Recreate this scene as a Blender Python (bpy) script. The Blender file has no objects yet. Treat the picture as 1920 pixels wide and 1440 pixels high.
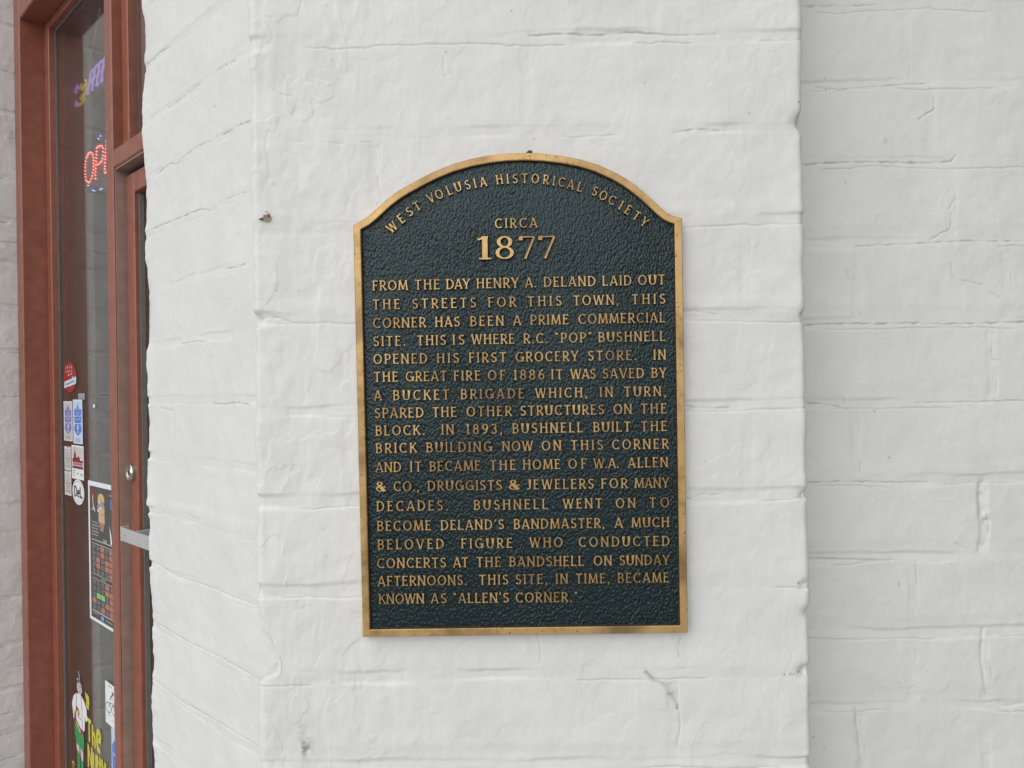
import bpy, math, random
import numpy as np
from mathutils import Vector, Matrix
SC = bpy.context.scene
COL = SC.collection
ZC = 1.5                      # eye height of the camera above the pavement
F = 1442.0                    # focal length in photo pixels (1920 wide)
HOR = 735.0                   # photo row of the horizon
TH = math.radians(0.85)       # camera roll
# ------------------------------------------------------------------ camera
cd = bpy.data.cameras.new('camera'); cam = bpy.data.objects.new('camera', cd); COL.objects.link(cam)
cd.sensor_width = 36.0; cd.lens = F / 1920.0 * 36.0; cd.shift_y = (HOR - 720.0) / 1920.0
cd.clip_start = 0.02; cd.clip_end = 2000
R_ = Vector((math.cos(TH), 0, -math.sin(TH))); U_ = Vector((math.sin(TH), 0, math.cos(TH))); B_ = Vector((0, -1, 0))
m4 = Matrix.Identity(4)
for i in range(3):
    m4[i][0], m4[i][1], m4[i][2] = R_[i], U_[i], B_[i]
m4.translation = (0, 0, ZC)
cam.matrix_world = m4
SC.camera = cam
# ------------------------------------------------------------------ light
SUN_AZ = Vector((-0.47, -0.88)); SUN_EL = math.radians(35)
w = bpy.data.worlds.new('World'); SC.world = w; w.use_nodes = True
nt = w.node_tree; bg = nt.nodes['Background']
sky = nt.nodes.new('ShaderNodeTexSky'); sky.sky_type = 'NISHITA'; sky.sun_disc = False
sky.sun_elevation = SUN_EL; sky.sun_rotation = math.atan2(SUN_AZ.x, SUN_AZ.y)
sky.air_density = 1.0; sky.dust_density = 1.2; sky.ozone_density = 1.0
hs = nt.nodes.new('ShaderNodeHueSaturation'); hs.inputs['Saturation'].default_value = 0.12
nt.links.new(sky.outputs[0], hs.inputs['Color']); nt.links.new(hs.outputs[0], bg.inputs[0])
bg.inputs[1].default_value = 0.105
sd = bpy.data.lights.new('sun', 'SUN'); sd.energy = 1.15; sd.angle = math.radians(85); sd.color = (1.0, 0.992, 0.975)
so = bpy.data.objects.new('sun', sd); COL.objects.link(so)
dv = Vector((SUN_AZ.x, SUN_AZ.y, 0)).normalized() * math.cos(SUN_EL) + Vector((0, 0, math.sin(SUN_EL)))
so.rotation_euler = dv.to_track_quat('Z', 'Y').to_euler(); so.location = (0, 0, 6)
SC.view_settings.view_transform = 'Standard'; SC.view_settings.look = 'None'
SC.view_settings.exposure = 0.16; SC.view_settings.gamma = 1.0
SC.cycles.max_bounces = 8; SC.cycles.transparent_max_bounces = 16

# ------------------------------------------------------------------ measuring helpers
def ray(px, py):
    return R_ * ((px - 960) / F) + U_ * (-(py - HOR) / F) + Vector((0, 1, 0))
O_ = Vector((0, 0, ZC))
def on_y(px, py, Y):
    r = ray(px, py); return O_ + r * (Y / r.y)
S2 = math.sqrt(2)
E_ = Vector((-1 / S2, 1 / S2, 0)); N_ = Vector((1 / S2, 1 / S2, 0))   # along / into the angled shopfront
def on_d(px, py, d):
    r = ray(px, py); p = O_ + r * (d / r.dot(N_)); return p.dot(E_), p.z
def QD(q, d, z):
    return E_ * q + N_ * d + Vector((0, 0, z))

# ------------------------------------------------------------------ materials
def newmat(name):
    m = bpy.data.materials.new(name); m.use_nodes = True
    return m, m.node_tree, m.node_tree.nodes['Principled BSDF']
def N(nt, t, **kw):
    n = nt.nodes.new(t)
    for k, v in kw.items():
        if k in n.inputs: n.inputs[k].default_value = v
        else: setattr(n, k, v)
    return n
def plain(name, col, rough=0.5, metal=0.0, noise=0.0, scale=40, bump=0.0, bscale=300, emit=None, es=1.0):
    m, nt, b = newmat(name)
    b.inputs['Base Color'].default_value = (*col, 1); b.inputs['Roughness'].default_value = rough; b.inputs['Metallic'].default_value = metal
    tc = N(nt, 'ShaderNodeTexCoord')
    if noise:
        n = N(nt, 'ShaderNodeTexNoise', Scale=scale, Detail=5.0, Roughness=0.6); nt.links.new(tc.outputs['Object'], n.inputs['Vector'])
        r = N(nt, 'ShaderNodeMapRange'); r.inputs[1].default_value = 0.3; r.inputs[2].default_value = 0.7
        r.inputs[3].default_value = 1 - noise; r.inputs[4].default_value = 1 + noise
        nt.links.new(n.outputs['Fac'], r.inputs[0])
        mx = N(nt, 'ShaderNodeMix', data_type='RGBA', blend_type='MULTIPLY'); mx.inputs['Factor'].default_value = 1
        mx.inputs['A'].default_value = (*col, 1); 
        nt.links.new(r.outputs[0], mx.inputs[7]); mx.inputs[6].default_value = (*col, 1); nt.links.new(mx.outputs[2], b.inputs['Base Color'])
    if bump:
        n2 = N(nt, 'ShaderNodeTexNoise', Scale=bscale, Detail=3.0); nt.links.new(tc.outputs['Object'], n2.inputs['Vector'])
        bp = N(nt, 'ShaderNodeBump', Strength=bump, Distance=0.001); nt.links.new(n2.outputs['Fac'], bp.inputs['Height']); nt.links.new(bp.outputs[0], b.inputs['Normal'])
    if emit:
        b.inputs['Emission Color'].default_value = (*emit, 1); b.inputs['Emission Strength'].default_value = es
    return m

def wall_mat(name, col):
    m, nt, b = newmat(name)
    tc = N(nt, 'ShaderNodeTexCoord')
    n1 = N(nt, 'ShaderNodeTexNoise', Scale=14.0, Detail=6.0, Roughness=0.6); nt.links.new(tc.outputs['Object'], n1.inputs['Vector'])
    cr = N(nt, 'ShaderNodeValToRGB'); cr.color_ramp.elements[0].position = 0.3; cr.color_ramp.elements[1].position = 0.75
    cr.color_ramp.elements[0].color = (col[0] * .93, col[1] * .93, col[2] * .918, 1); cr.color_ramp.elements[1].color = (*col, 1)
    nt.links.new(n1.outputs['Fac'], cr.inputs[0])
    at = N(nt, 'ShaderNodeAttribute', attribute_name='grime')
    mx = N(nt, 'ShaderNodeMix', data_type='RGBA'); mx.inputs[7].default_value = (.16, .155, .14, 1)
    nt.links.new(at.outputs['Fac'], mx.inputs[0]); nt.links.new(cr.outputs[0], mx.inputs[6]); nt.links.new(mx.outputs[2], b.inputs['Base Color'])
    b.inputs['Roughness'].default_value = 0.62; b.inputs['Specular IOR Level'].default_value = 0.3
    # brush strokes and orange peel of thick paint
    mp = N(nt, 'ShaderNodeMapping'); mp.inputs['Scale'].default_value = (300, 300, 80); nt.links.new(tc.outputs['Object'], mp.inputs[0])
    n2 = N(nt, 'ShaderNodeTexNoise', Scale=1.0, Detail=2.0); nt.links.new(mp.outputs[0], n2.inputs['Vector'])
    n3 = N(nt, 'ShaderNodeTexNoise', Scale=260.0, Detail=3.0, Roughness=.6); nt.links.new(tc.outputs['Object'], n3.inputs['Vector'])
    ad = N(nt, 'ShaderNodeMath', operation='ADD'); nt.links.new(n2.outputs['Fac'], ad.inputs[0]); nt.links.new(n3.outputs['Fac'], ad.inputs[1])
    bp = N(nt, 'ShaderNodeBump', Strength=0.17, Distance=0.0006); nt.links.new(ad.outputs[0], bp.inputs['Height']); nt.links.new(bp.outputs[0], b.inputs['Normal'])
    return m
M = {}
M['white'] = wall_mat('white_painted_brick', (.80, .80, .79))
M['grey'] = wall_mat('shaded_white_painted_brick', (.74, .735, .715))  # white paint darkened in colour to carry the pier's shade
BR = (.285, .096, .062)
M['brown'] = plain('red_brown_paint', BR, .36, noise=.17, scale=45, bump=.08, bscale=160)
M['taupe'] = plain('worn_brown_paint', (.36, .25, .205), .45, noise=.14, scale=45, bump=.08, bscale=160)
M['gasket'] = plain('grey_putty', (.17, .16, .145), .6, noise=.15, scale=80)
M['dark'] = plain('dark_gap', (.03, .022, .02), .8)
M['alu'] = plain('brushed_aluminium', (.58, .58, .575), .42, .35, noise=.06, scale=90)
M['steel'] = plain('nickel_lock', (.6, .58, .54), .25, 1.0)
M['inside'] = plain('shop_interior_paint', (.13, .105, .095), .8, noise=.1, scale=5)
def glass_mat():
    m = bpy.data.materials.new('window_glass'); m.use_nodes = True; nt = m.node_tree; nt.nodes.clear()
    o = N(nt, 'ShaderNodeOutputMaterial'); mx = N(nt, 'ShaderNodeMixShader'); lw_ = N(nt, 'ShaderNodeLayerWeight', Blend=.5); pw_ = N(nt, 'ShaderNodeMath', operation='POWER'); pw_.inputs[1].default_value = 5; fr = N(nt, 'ShaderNodeMath', operation='MULTIPLY_ADD'); fr.inputs[1].default_value = 1.1; fr.inputs[2].default_value = .045
    nt.links.new(lw_.outputs['Facing'], pw_.inputs[0]); nt.links.new(pw_.outputs[0], fr.inputs[0])
    t = N(nt, 'ShaderNodeBsdfTransparent'); t.inputs[0].default_value = (.93, .95, .94, 1)
    g = N(nt, 'ShaderNodeBsdfGlossy'); g.inputs['Roughness'].default_value = .015; g.inputs['Color'].default_value = (1, 1, 1, 1)
    nt.links.new(fr.outputs[0], mx.inputs[0]); df = N(nt, 'ShaderNodeBsdfDiffuse'); df.inputs[0].default_value = (.7, .69, .66, 1); md = N(nt, 'ShaderNodeMixShader'); md.inputs[0].default_value = .02
    nt.links.new(t.outputs[0], md.inputs[1]); nt.links.new(df.outputs[0], md.inputs[2]); nt.links.new(md.outputs[0], mx.inputs[1]); nt.links.new(g.outputs[0], mx.inputs[2]); nt.links.new(mx.outputs[0], o.inputs[0])
    return m
M['glass'] = glass_mat()

def bronze_mat():
    m, nt, b = newmat('worn_bronze')
    tc = N(nt, 'ShaderNodeTexCoord')
    n = N(nt, 'ShaderNodeTexNoise', Scale=30.0, Detail=8.0, Roughness=.7); nt.links.new(tc.outputs['Object'], n.inputs['Vector'])
    cr = N(nt, 'ShaderNodeValToRGB'); e = cr.color_ramp.elements
    e[0].position = .28; e[0].color = (.30, .175, .07, 1); e[1].position = .48; e[1].color = (.59, .385, .16, 1)
    e2 = e.new(.75); e2.color = (.68, .465, .215, 1)
    nt.links.new(n.outputs['Fac'], cr.inputs[0])
    # small dark spots of tarnish
    n4 = N(nt, 'ShaderNodeTexNoise', Scale=420.0, Detail=2.0); nt.links.new(tc.outputs['Object'], n4.inputs['Vector'])
    r4 = N(nt, 'ShaderNodeMapRange'); r4.inputs[1].default_value = .66; r4.inputs[2].default_value = .74; nt.links.new(n4.outputs['Fac'], r4.inputs[0])
    mx = N(nt, 'ShaderNodeMix', data_type='RGBA'); mx.inputs[7].default_value = (.15, .09, .05, 1); nt.links.new(r4.outputs[0], mx.inputs[0]); nt.links.new(cr.outputs[0], mx.inputs[6])
    n6 = N(nt, 'ShaderNodeTexNoise', Scale=17.0, Detail=4.0, Roughness=.6); nt.links.new(tc.outputs['Object'], n6.inputs['Vector'])
    r6 = N(nt, 'ShaderNodeMapRange'); r6.inputs[1].default_value = .47; r6.inputs[2].default_value = .66; r6.inputs[4].default_value = .74; nt.links.new(n6.outputs['Fac'], r6.inputs[0])
    mx6 = N(nt, 'ShaderNodeMix', data_type='RGBA'); mx6.inputs[7].default_value = (.24, .145, .07, 1); nt.links.new(r6.outputs[0], mx6.inputs[0]); nt.links.new(mx.outputs[2], mx6.inputs[6])
    nt.links.new(mx6.outputs[2], b.inputs['Base Color'])
    b.inputs['Metallic'].default_value = .65; b.inputs['Roughness'].default_value = .45
    n2 = N(nt, 'ShaderNodeTexNoise', Scale=500.0, Detail=3.0); nt.links.new(tc.outputs['Object'], n2.inputs['Vector'])
    bp = N(nt, 'ShaderNodeBump', Strength=.25, Distance=.0004); nt.links.new(n2.outputs['Fac'], bp.inputs['Height']); nt.links.new(bp.outputs[0], b.inputs['Normal'])
    return m
M['bronze'] = bronze_mat()
def field_mat():
    m, nt, b = newmat('dark_green_stipple')
    tc = N(nt, 'ShaderNodeTexCoord')
    b.inputs['Base Color'].default_value = (.006, .014, .0145, 1); b.inputs['Roughness'].default_value = .16; b.inputs['Specular Tint'].default_value = (.80, .96, 1.0, 1); b.inputs['Specular IOR Level'].default_value = .50
    mp = N(nt, 'ShaderNodeMapping'); mp.inputs['Scale'].default_value = (1.0, 1.0, .62); mp.inputs['Rotation'].default_value = (0, math.radians(18), 0)
    nt.links.new(tc.outputs['Object'], mp.inputs[0])
    n = N(nt, 'ShaderNodeTexNoise', Scale=510.0, Detail=2.5, Roughness=.55, Distortion=.3); nt.links.new(mp.outputs[0], n.inputs['Vector'])
    v = N(nt, 'ShaderNodeTexVoronoi', Scale=590.0); nt.links.new(mp.outputs[0], v.inputs['Vector'])
    ad = N(nt, 'ShaderNodeMath', operation='MULTIPLY_ADD'); ad.inputs[1].default_value = -.6; nt.links.new(v.outputs['Distance'], ad.inputs[0]); nt.links.new(n.outputs['Fac'], ad.inputs[2])
    bp = N(nt, 'ShaderNodeBump', Strength=1.0, Distance=.0012); n7 = N(nt, 'ShaderNodeTexNoise', Scale=11.0, Detail=3.0); nt.links.new(tc.outputs['Object'], n7.inputs['Vector'])
    r7 = N(nt, 'ShaderNodeMapRange'); r7.inputs[1].default_value = .35; r7.inputs[2].default_value = .65; r7.inputs[3].default_value = .55; r7.inputs[4].default_value = 1.0; nt.links.new(n7.outputs['Fac'], r7.inputs[0]); nt.links.new(r7.outputs[0], bp.inputs['Strength'])
    nt.links.new(ad.outputs[0], bp.inputs['Height']); nt.links.new(bp.outputs[0], b.inputs['Normal'])
    return m
M['field'] = field_mat()
M['patina'] = plain('dark_brown_patina', (.085, .055, .032), .45, .3, noise=.3, scale=200)
BZ = [M['bronze'], M['patina']]

# ------------------------------------------------------------------ mesh helpers
def obj(name, verts, faces, mat, parent=None, smooth=False):
    me = bpy.data.meshes.new(name); me.from_pydata([tuple(v) for v in verts], [], faces); me.update()
    if smooth: me.shade_smooth()
    o = bpy.data.objects.new(name, me); COL.objects.link(o)
    if mat is not None: me.materials.append(mat)
    if parent is not None: attach(o, parent)
    return o
def attach(o, p):
    bpy.context.view_layer.update()
    o.parent = p; o.matrix_parent_inverse = p.matrix_world.inverted()
def empty(name, loc, label=None, cat=None, group=None, parent=None):
    o = bpy.data.objects.new(name, None); COL.objects.link(o); o.location = loc; o.empty_display_size = .05
    if label: o['label'] = label
    if cat: o['category'] = cat
    if group: o['group'] = group
    if parent is not None: attach(o, parent)
    return o
def tag(o, label, cat, group=None):
    o['label'] = label; o['category'] = cat
    if group: o['group'] = group
    return o
class MB:
    """collects polygons, builds one mesh object"""
    def __init__(s): s.v = []; s.f = []; s.mi = []
    def add(s, vs, fs, mi=0):
        k = len(s.v); s.v += [Vector(v) for v in vs]; s.f += [tuple(i + k for i in f) for f in fs]; s.mi += list(mi) if isinstance(mi, list) else [mi] * len(fs)
    def build(s, name, mats, parent=None, smooth=False):
        if not isinstance(mats, (list, tuple)): mats = [mats]
        o = obj(name, s.v, s.f, None, parent, smooth)
        for m in mats: o.data.materials.append(m)
        o.data.polygons.foreach_set('material_index', s.mi)
        return o
BOXF = [(0, 1, 2, 3), (7, 6, 5, 4), (0, 4, 5, 1), (1, 5, 6, 2), (2, 6, 7, 3), (3, 7, 4, 0)]
def qbox(mb, q0, q1, d0, d1, z0, z1, bev=0.0, mi=0):
    """box in shopfront coordinates with chamfered front edges"""
    if bev <= 0:
        P = [QD(q1, d0, z0), QD(q0, d0, z0), QD(q0, d0, z1), QD(q1, d0, z1), QD(q1, d1, z0), QD(q0, d1, z0), QD(q0, d1, z1), QD(q1, d1, z1)]
        mb.add(P, BOXF, mi); return
    b = bev
    P = [QD(q1 - b, d0, z0 + b), QD(q0 + b, d0, z0 + b), QD(q0 + b, d0, z1 - b), QD(q1 - b, d0, z1 - b),
         QD(q1, d0 + b, z0), QD(q0, d0 + b, z0), QD(q0, d0 + b, z1), QD(q1, d0 + b, z1),
         QD(q1, d1, z0), QD(q0, d1, z0), QD(q0, d1, z1), QD(q1, d1, z1)]
    fs = [(0, 1, 2, 3), (11, 10, 9, 8)]
    for a in range(4):
        c = (a + 1) % 4
        fs += [(a, a + 4, c + 4, c), (a + 4, a + 8, c + 8, c + 4)]
    mb.add(P, fs, mi)
def tube(mb, pts, r, n=6, mi=0, caps=True):
    pts = [Vector(p) for p in pts]; rings = []
    for i, p in enumerate(pts):
        t = (pts[min(i + 1, len(pts) - 1)] - pts[max(i - 1, 0)]).normalized()
        a = t.cross(Vector((0, 0, 1)) if abs(t.z) < .9 else Vector((1, 0, 0))).normalized(); c = t.cross(a)
        rr = r[i] if isinstance(r, (list, tuple)) else r
        rings.append([p + (a * math.cos(k * 2 * math.pi / n) + c * math.sin(k * 2 * math.pi / n)) * rr for k in range(n)])
    vs = [v for rg in rings for v in rg]
    fs = [(i * n + k, i * n + (k + 1) % n, (i + 1) * n + (k + 1) % n, (i + 1) * n + k) for i in range(len(pts) - 1) for k in range(n)]
    if caps: fs += [tuple(range(n))[::-1], tuple((len(pts) - 1) * n + k for k in range(n))]
    mb.add(vs, fs, mi)
def ball(mb, c, r, mi=0, nu=8, nv=5, sc=(1, 1, 1)):
    vs = []
    for j in range(nv + 1):
        a = math.pi * j / nv
        for i in range(nu):
            p = 2 * math.pi * i / nu
            vs.append(Vector(c) + Vector((math.sin(a) * math.cos(p) * sc[0], math.sin(a) * math.sin(p) * sc[1], math.cos(a) * sc[2])) * r)
    mb.add(vs, [(j * nu + i, j * nu + (i + 1) % nu, (j + 1) * nu + (i + 1) % nu, (j + 1) * nu + i) for j in range(nv) for i in range(nu)], mi)

# ------------------------------------------------------------------ numpy noise
def _h(i, j, s):
    x = np.sin(i * 127.1 + j * 311.7 + s * 74.7) * 43758.5453
    return x - np.floor(x)
def vn(x, y, s=0):
    xi = np.floor(x); yi = np.floor(y); fx = x - xi; fy = y - yi
    fx = fx * fx * fx * (fx * (fx * 6 - 15) + 10); fy = fy * fy * fy * (fy * (fy * 6 - 15) + 10)
    a = _h(xi, yi, s); b = _h(xi + 1, yi, s); c = _h(xi, yi + 1, s); d = _h(xi + 1, yi + 1, s)
    return ((a * (1 - fx) + b * fx) * (1 - fy) + (c * (1 - fx) + d * fx) * fy) * 2 - 1
def fbm(x, y, scale, octv=3, s=0):
    t = 0; a = 1.0; n = 0
    for k in range(octv):
        t = t + a * vn(x / scale * 2 ** k + 17.3 * k, y / scale * 2 ** k - 9.1 * k, s + k * 3); n += a; a *= .5
    return t / n * 1.4
def sstep(a, b, x):
    t = np.clip((x - a) / (b - a), 0, 1); return t * t * (3 - 2 * t)

def polydist(x, z, pts):
    d = np.full(x.shape, 9.0); t = np.zeros(x.shape); L = 0; seg = []
    for (a, b) in zip(pts[:-1], pts[1:]):
        ax, az = a; bx, bz = b; l2 = (bx - ax) ** 2 + (bz - az) ** 2 + 1e-12
        u = np.clip(((x - ax) * (bx - ax) + (z - az) * (bz - az)) / l2, 0, 1)
        dd = np.hypot(x - ax - u * (bx - ax), z - az - u * (bz - az))
        d = np.minimum(d, dd)
    return d

def brick_height(S_, Z_, lines, joints, seed, groove=.0018, crack=.0016, lump=1.0, cracks=(), edge=None, grime_pts=(), terr=1.0, auto=1.0):
    """relief of thickly painted brickwork: S_ along the wall, Z_ up; returns height and grime"""
    h = .0009 * lump * fbm(S_, Z_, .05, 3, seed) + .00022 * lump * fbm(S_, Z_, .011, 3, seed + 5) + .00005 * lump * fbm(S_, Z_ * .8, .0055, 2, seed + 6)
    # edges of older peeled paint under the top coat
    ff = fbm(S_, Z_ * .8, .045, 4, seed + 11)
    h += .00035 * terr * sstep(.02, .07, ff) + .00028 * terr * sstep(-.38, -.34, ff) + .0002 * terr * sstep(.4, .43, ff)
    gr = np.zeros(S_.shape)
    rng = random.Random(seed)
    zc_ = Z_[:, 0]; sc_ = S_[0]
    def win(s0, s1, z0, z1):
        return slice(*np.searchsorted(zc_, (z0, z1))), slice(*np.searchsorted(sc_, (s0, s1)))
    for k, (s0, z0, s1, z1) in enumerate(lines):
        r1, r2, r3 = rng.random(), rng.random(), rng.random()
        sl = (z1 - z0) / (s1 - s0); ends = (z0 + sl * (sc_[0] - s0), z0 + sl * (sc_[-1] - s0))
        wz = win(sc_[0] - 1, sc_[-1] + 1, min(ends) - .02, max(ends) + .02); s = S_[wz]; z = Z_[wz]
        if not s.size: continue
        v1 = lambda sc, sd, m: vn(sc_ / sc, sc_ * 0 + k * m, seed + sd)[None, :]
        zl = z0 + sl * (s - s0) + .0014 * v1(.06, 2, 7.3) + .0005 * v1(.011, 3, 3.1)
        dz = z - zl
        amt = .12 + .88 * sstep(-.35, .75, v1(.05, 4, 5.7) + (r3 - .5) * .5)
        if edge is not None: amt = amt * (1 + 1.5 * edge[wz] * (.3 + 1.0 * r1))
        wd = .0052 + .0016 * v1(.04, 6, 2.2)
        dh = -groove * amt * (sstep(wd * 1.35, wd * .55, np.abs(dz)))
        dh += (r2 - .5) * .0010 * sstep(-.004, .004, dz) * sstep(.019, .010, np.abs(dz))
        ck = auto * sstep(.02, .38, v1(.055, 8, 9.4) + .25 * v1(.012, 9, 4.4) + r3 * .5 - .18)
        zc = -(wd * .95) + .0006 * v1(.007, 7, 1.9)
        c = ck * np.exp(-((dz - zc) / .00062) ** 2)
        dh -= crack * c; g1 = .40 * c
        zc2 = (wd * .95) + .0006 * v1(.007, 17, 6.1)
        ck2 = .4 * auto * sstep(.3, .6, v1(.04, 18, 8.8) + .2 * v1(.010, 19, 4.9))
        c2 = ck2 * np.exp(-((dz - zc2) / .0007) ** 2); dh -= crack * .55 * c2
        h[wz] += dh; gr[wz] = np.maximum(gr[wz], np.maximum(g1, .18 * c2))
    for k, (sj, za, zb, st) in enumerate(joints):
        wz = win(sj - .02, sj + .02, za, zb); s = S_[wz]; z = Z_[wz]
        if not s.size: continue
        ds = s - sj - .0016 * vn(z / .02, z * 0 + k * 3.3, seed + 12)
        band = sstep(za + .002, za + .010, z) * sstep(zb - .002, zb - .010, z)
        amt = st * (.35 + .65 * sstep(-.5, .5, vn(z / .025, z * 0 + k * 4.1, seed + 13)))
        c = band * st * sstep(.25, .5, vn(z / .018, z * 0 + k * 6.6, seed + 14)) * np.exp(-((ds - .0042) / .0007) ** 2)
        h[wz] -= groove * .9 * band * amt * np.exp(-(ds / .0048) ** 4) + crack * .6 * c; gr[wz] = np.maximum(gr[wz], .22 * c)
    for (pts, wid, dep, g) in cracks:
        xs = [p[0] for p in pts]; zs = [p[1] for p in pts]
        wz = win(min(xs) - .01, max(xs) + .01, min(zs) - .01, max(zs) + .01); s = S_[wz]; z = Z_[wz]
        if not s.size: continue
        sw = s + .0005 * vn(s / .004, z / .004, seed + 21); zw = z + .0005 * vn(s / .004, z / .004, seed + 22)
        c = np.exp(-(polydist(sw, zw, pts) / wid) ** 2) * (.55 + .45 * vn(sw / .006, zw / .006, seed + 23))
        h[wz] -= dep * c; gr[wz] = np.maximum(gr[wz], g * c)
    for (sx, zx, rx, rz, g) in grime_pts:
        wz = win(sx - 2 * rx, sx + 2 * rx, zx - 2 * rz, zx + 2 * rz); s = S_[wz]; z = Z_[wz]
        if not s.size: continue
        rr = ((s - sx) / rx) ** 2 + ((z - zx) / rz) ** 2
        v = np.exp(-rr * 1.2) * sstep(-.35, .6, fbm(s, z, .004, 3, seed + 31)) if rx > .0015 else np.exp(-rr * rr)
        gr[wz] = np.maximum(gr[wz], g * v)
    return h, gr

def wall_sheet(name, sv, path, zv, hfun, mat, parent, warp=None):
    """sheet swept along a plan path; path(s array) -> x, y, nx, ny"""
    X, Y, NX, NY = path(sv)
    S, Z = np.meshgrid(sv, zv)
    h, gr = hfun(S, Z)
    vx = X[None, :] + NX[None, :] * h; vy = Y[None, :] + NY[None, :] * h; vz = Z
    if warp: vx = vx + warp(vx, vz)
    co = np.stack([vx, vy, vz], -1).reshape(-1, 3).astype(np.float32)
    ns, nz = len(sv), len(zv)
    i = np.arange(nz - 1)[:, None] * ns + np.arange(ns - 1)[None, :]
    quads = np.stack([i, i + 1, i + ns + 1, i + ns], -1).reshape(-1).astype(np.int32)
    me = bpy.data.meshes.new(name)
    nf = (ns - 1) * (nz - 1)
    me.vertices.add(len(co)); me.vertices.foreach_set('co', co.ravel())
    me.loops.add(nf * 4); me.loops.foreach_set('vertex_index', quads)
    me.polygons.add(nf); me.polygons.foreach_set('loop_start', np.arange(0, nf * 4, 4, dtype=np.int32)); me.polygons.foreach_set('loop_total', np.full(nf, 4, dtype=np.int32))
    me.update(calc_edges=True); me.validate()
    a = me.attributes.new('grime', 'FLOAT', 'POINT'); a.data.foreach_set('value', gr.reshape(-1).astype(np.float32))
    me.shade_smooth(); me.materials.append(mat)
    o = bpy.data.objects.new(name, me); COL.objects.link(o)
    attach(o, parent)
    return o
def path_from(pts, rads):
    """plan polyline with rounded corners -> function of arc length, and total length, corner positions"""
    pts = [np.array(p, float) for p in pts]; segs = []; cur = pts[0]; L = 0; corners = []
    for k in range(1, len(pts)):
        a = pts[k - 1]; b = pts[k]; d = (b - a) / np.linalg.norm(b - a)
        if k < len(pts) - 1:
            c = pts[k + 1]; d2 = (c - b) / np.linalg.norm(c - b); r = rads[k - 1]
            ang = math.acos(np.clip(d @ d2, -1, 1)); cross = d[0] * d2[1] - d[1] * d2[0]; tl = r * math.tan(ang / 2)
            e = b - d * tl; l = np.linalg.norm(e - cur); segs.append(('l', L, L + l, cur, d)); L += l
            nn = np.array([-d[1], d[0]]) * (1 if cross > 0 else -1); cen = e + nn * r
            segs.append(('a', L, L + r * ang, cen, (e - cen), (1 if cross > 0 else -1), r, d)); corners.append(L + r * ang / 2); L += r * ang; cur = b + d2 * tl
        else:
            l = np.linalg.norm(b - cur); segs.append(('l', L, L + l, cur, d)); L += l
    def f(sv):
        X = np.zeros(len(sv)); Y = X.copy(); DX = X.copy(); DY = X.copy()
        for g in segs:
            mk = (sv >= g[1] - 1e-9) & (sv <= g[2] + 1e-9); t = sv[mk] - g[1]
            if g[0] == 'l':
                X[mk] = g[3][0] + g[4][0] * t; Y[mk] = g[3][1] + g[4][1] * t; DX[mk] = g[4][0]; DY[mk] = g[4][1]
            else:
                a = t / g[6] * g[5]; ca, sa = np.cos(a), np.sin(a)
                X[mk] = g[3][0] + g[4][0] * ca - g[4][1] * sa; Y[mk] = g[3][1] + g[4][0] * sa + g[4][1] * ca
                DX[mk] = g[7][0] * ca - g[7][1] * sa; DY[mk] = g[7][0] * sa + g[7][1] * ca
        return X, Y, DY, -DX       # normal on the right-hand side of travel
    return f, L, corners
def grid(a, b, st, lo=None, hi=None, cst=.006):
    """fine steps from a to b, coarse out to lo / hi"""
    v = list(np.arange(a, b, st)) + [b]
    if lo is not None and lo < a: v = list(np.linspace(lo, a, max(2, int((a - lo) / cst)), endpoint=False)) + v
    if hi is not None and hi > b: v = v + list(np.linspace(b, hi, max(2, int((hi - b) / cst)) + 1)[1:])
    return np.array(v)

# ================================================================== SETTING
pm, pnt, pb = newmat('concrete_pavement')
ptc = N(pnt, 'ShaderNodeTexCoord'); pn = N(pnt, 'ShaderNodeTexNoise', Scale=3.0, Detail=8.0); pnt.links.new(ptc.outputs['Object'], pn.inputs['Vector'])
pcr = N(pnt, 'ShaderNodeValToRGB'); pcr.color_ramp.elements[0].color = (.36, .37, .385, 1); pcr.color_ramp.elements[1].color = (.47, .48, .495, 1)
pnt.links.new(pn.outputs['Fac'], pcr.inputs[0]); pnt.links.new(pcr.outputs[0], pb.inputs['Base Color']); pb.inputs['Roughness'].default_value = .85
g = obj('pavement', [(-300, -300, 0), (300, -300, 0), (300, 300, 0), (-300, 300, 0)], [(0, 1, 2, 3)], pm); g['kind'] = 'structure'

YF, YR = .645, .741                 # pilaster face, recessed wall on the right
DW, DF, DG = .3925, .4384, .503     # angled wall face, joinery face, glass (distances into the shopfront)
ZLO, ZHI = 0.0, 3.0
ZA, ZB = ZC - .36, ZC + .37
bld = empty('brick_building', (0, 1.0, 0), 'white painted brick shop corner with red-brown joinery that carries the bronze plaque', 'building')

# ---- pilaster with the plaque
xL = on_y(475, 720, YF).x; xR = on_y(1514, 720, YF).x
pf, pL, pc = path_from([(xL, .85), (xL, YF), (xR, YF), (xR, YR + .03)], [.007, .006])
s_of_x = lambda x: pc[0] + (x - xL)           # along the front face
sxy = lambda px, py: (s_of_x(on_y(px, py, YF).x), on_y(px, py, YF).z)
LY = [(80, 66), (255, 240), (430, 413), (597, 590), (773, 760), (940, 927), (1107, 1094), (1270, 1262), (1438, 1431)]
plines = []
for yl, yr in LY:
    a = sxy(560, yl); b = sxy(1400, yr); plines.append((a[0], a[1], b[0], b[1]))
pit = .0762
for k in range(1, 18): l = plines[0]; plines.append((l[0], plines[0][1] + pit * k, l[2], plines[0][3] + pit * k)) if plines[0][1] + pit * k < ZHI else None
b0 = plines[8]
for k in range(1, 18): plines.append((b0[0], b0[1] - pit * k, b0[2], b0[3] - pit * k))
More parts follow.
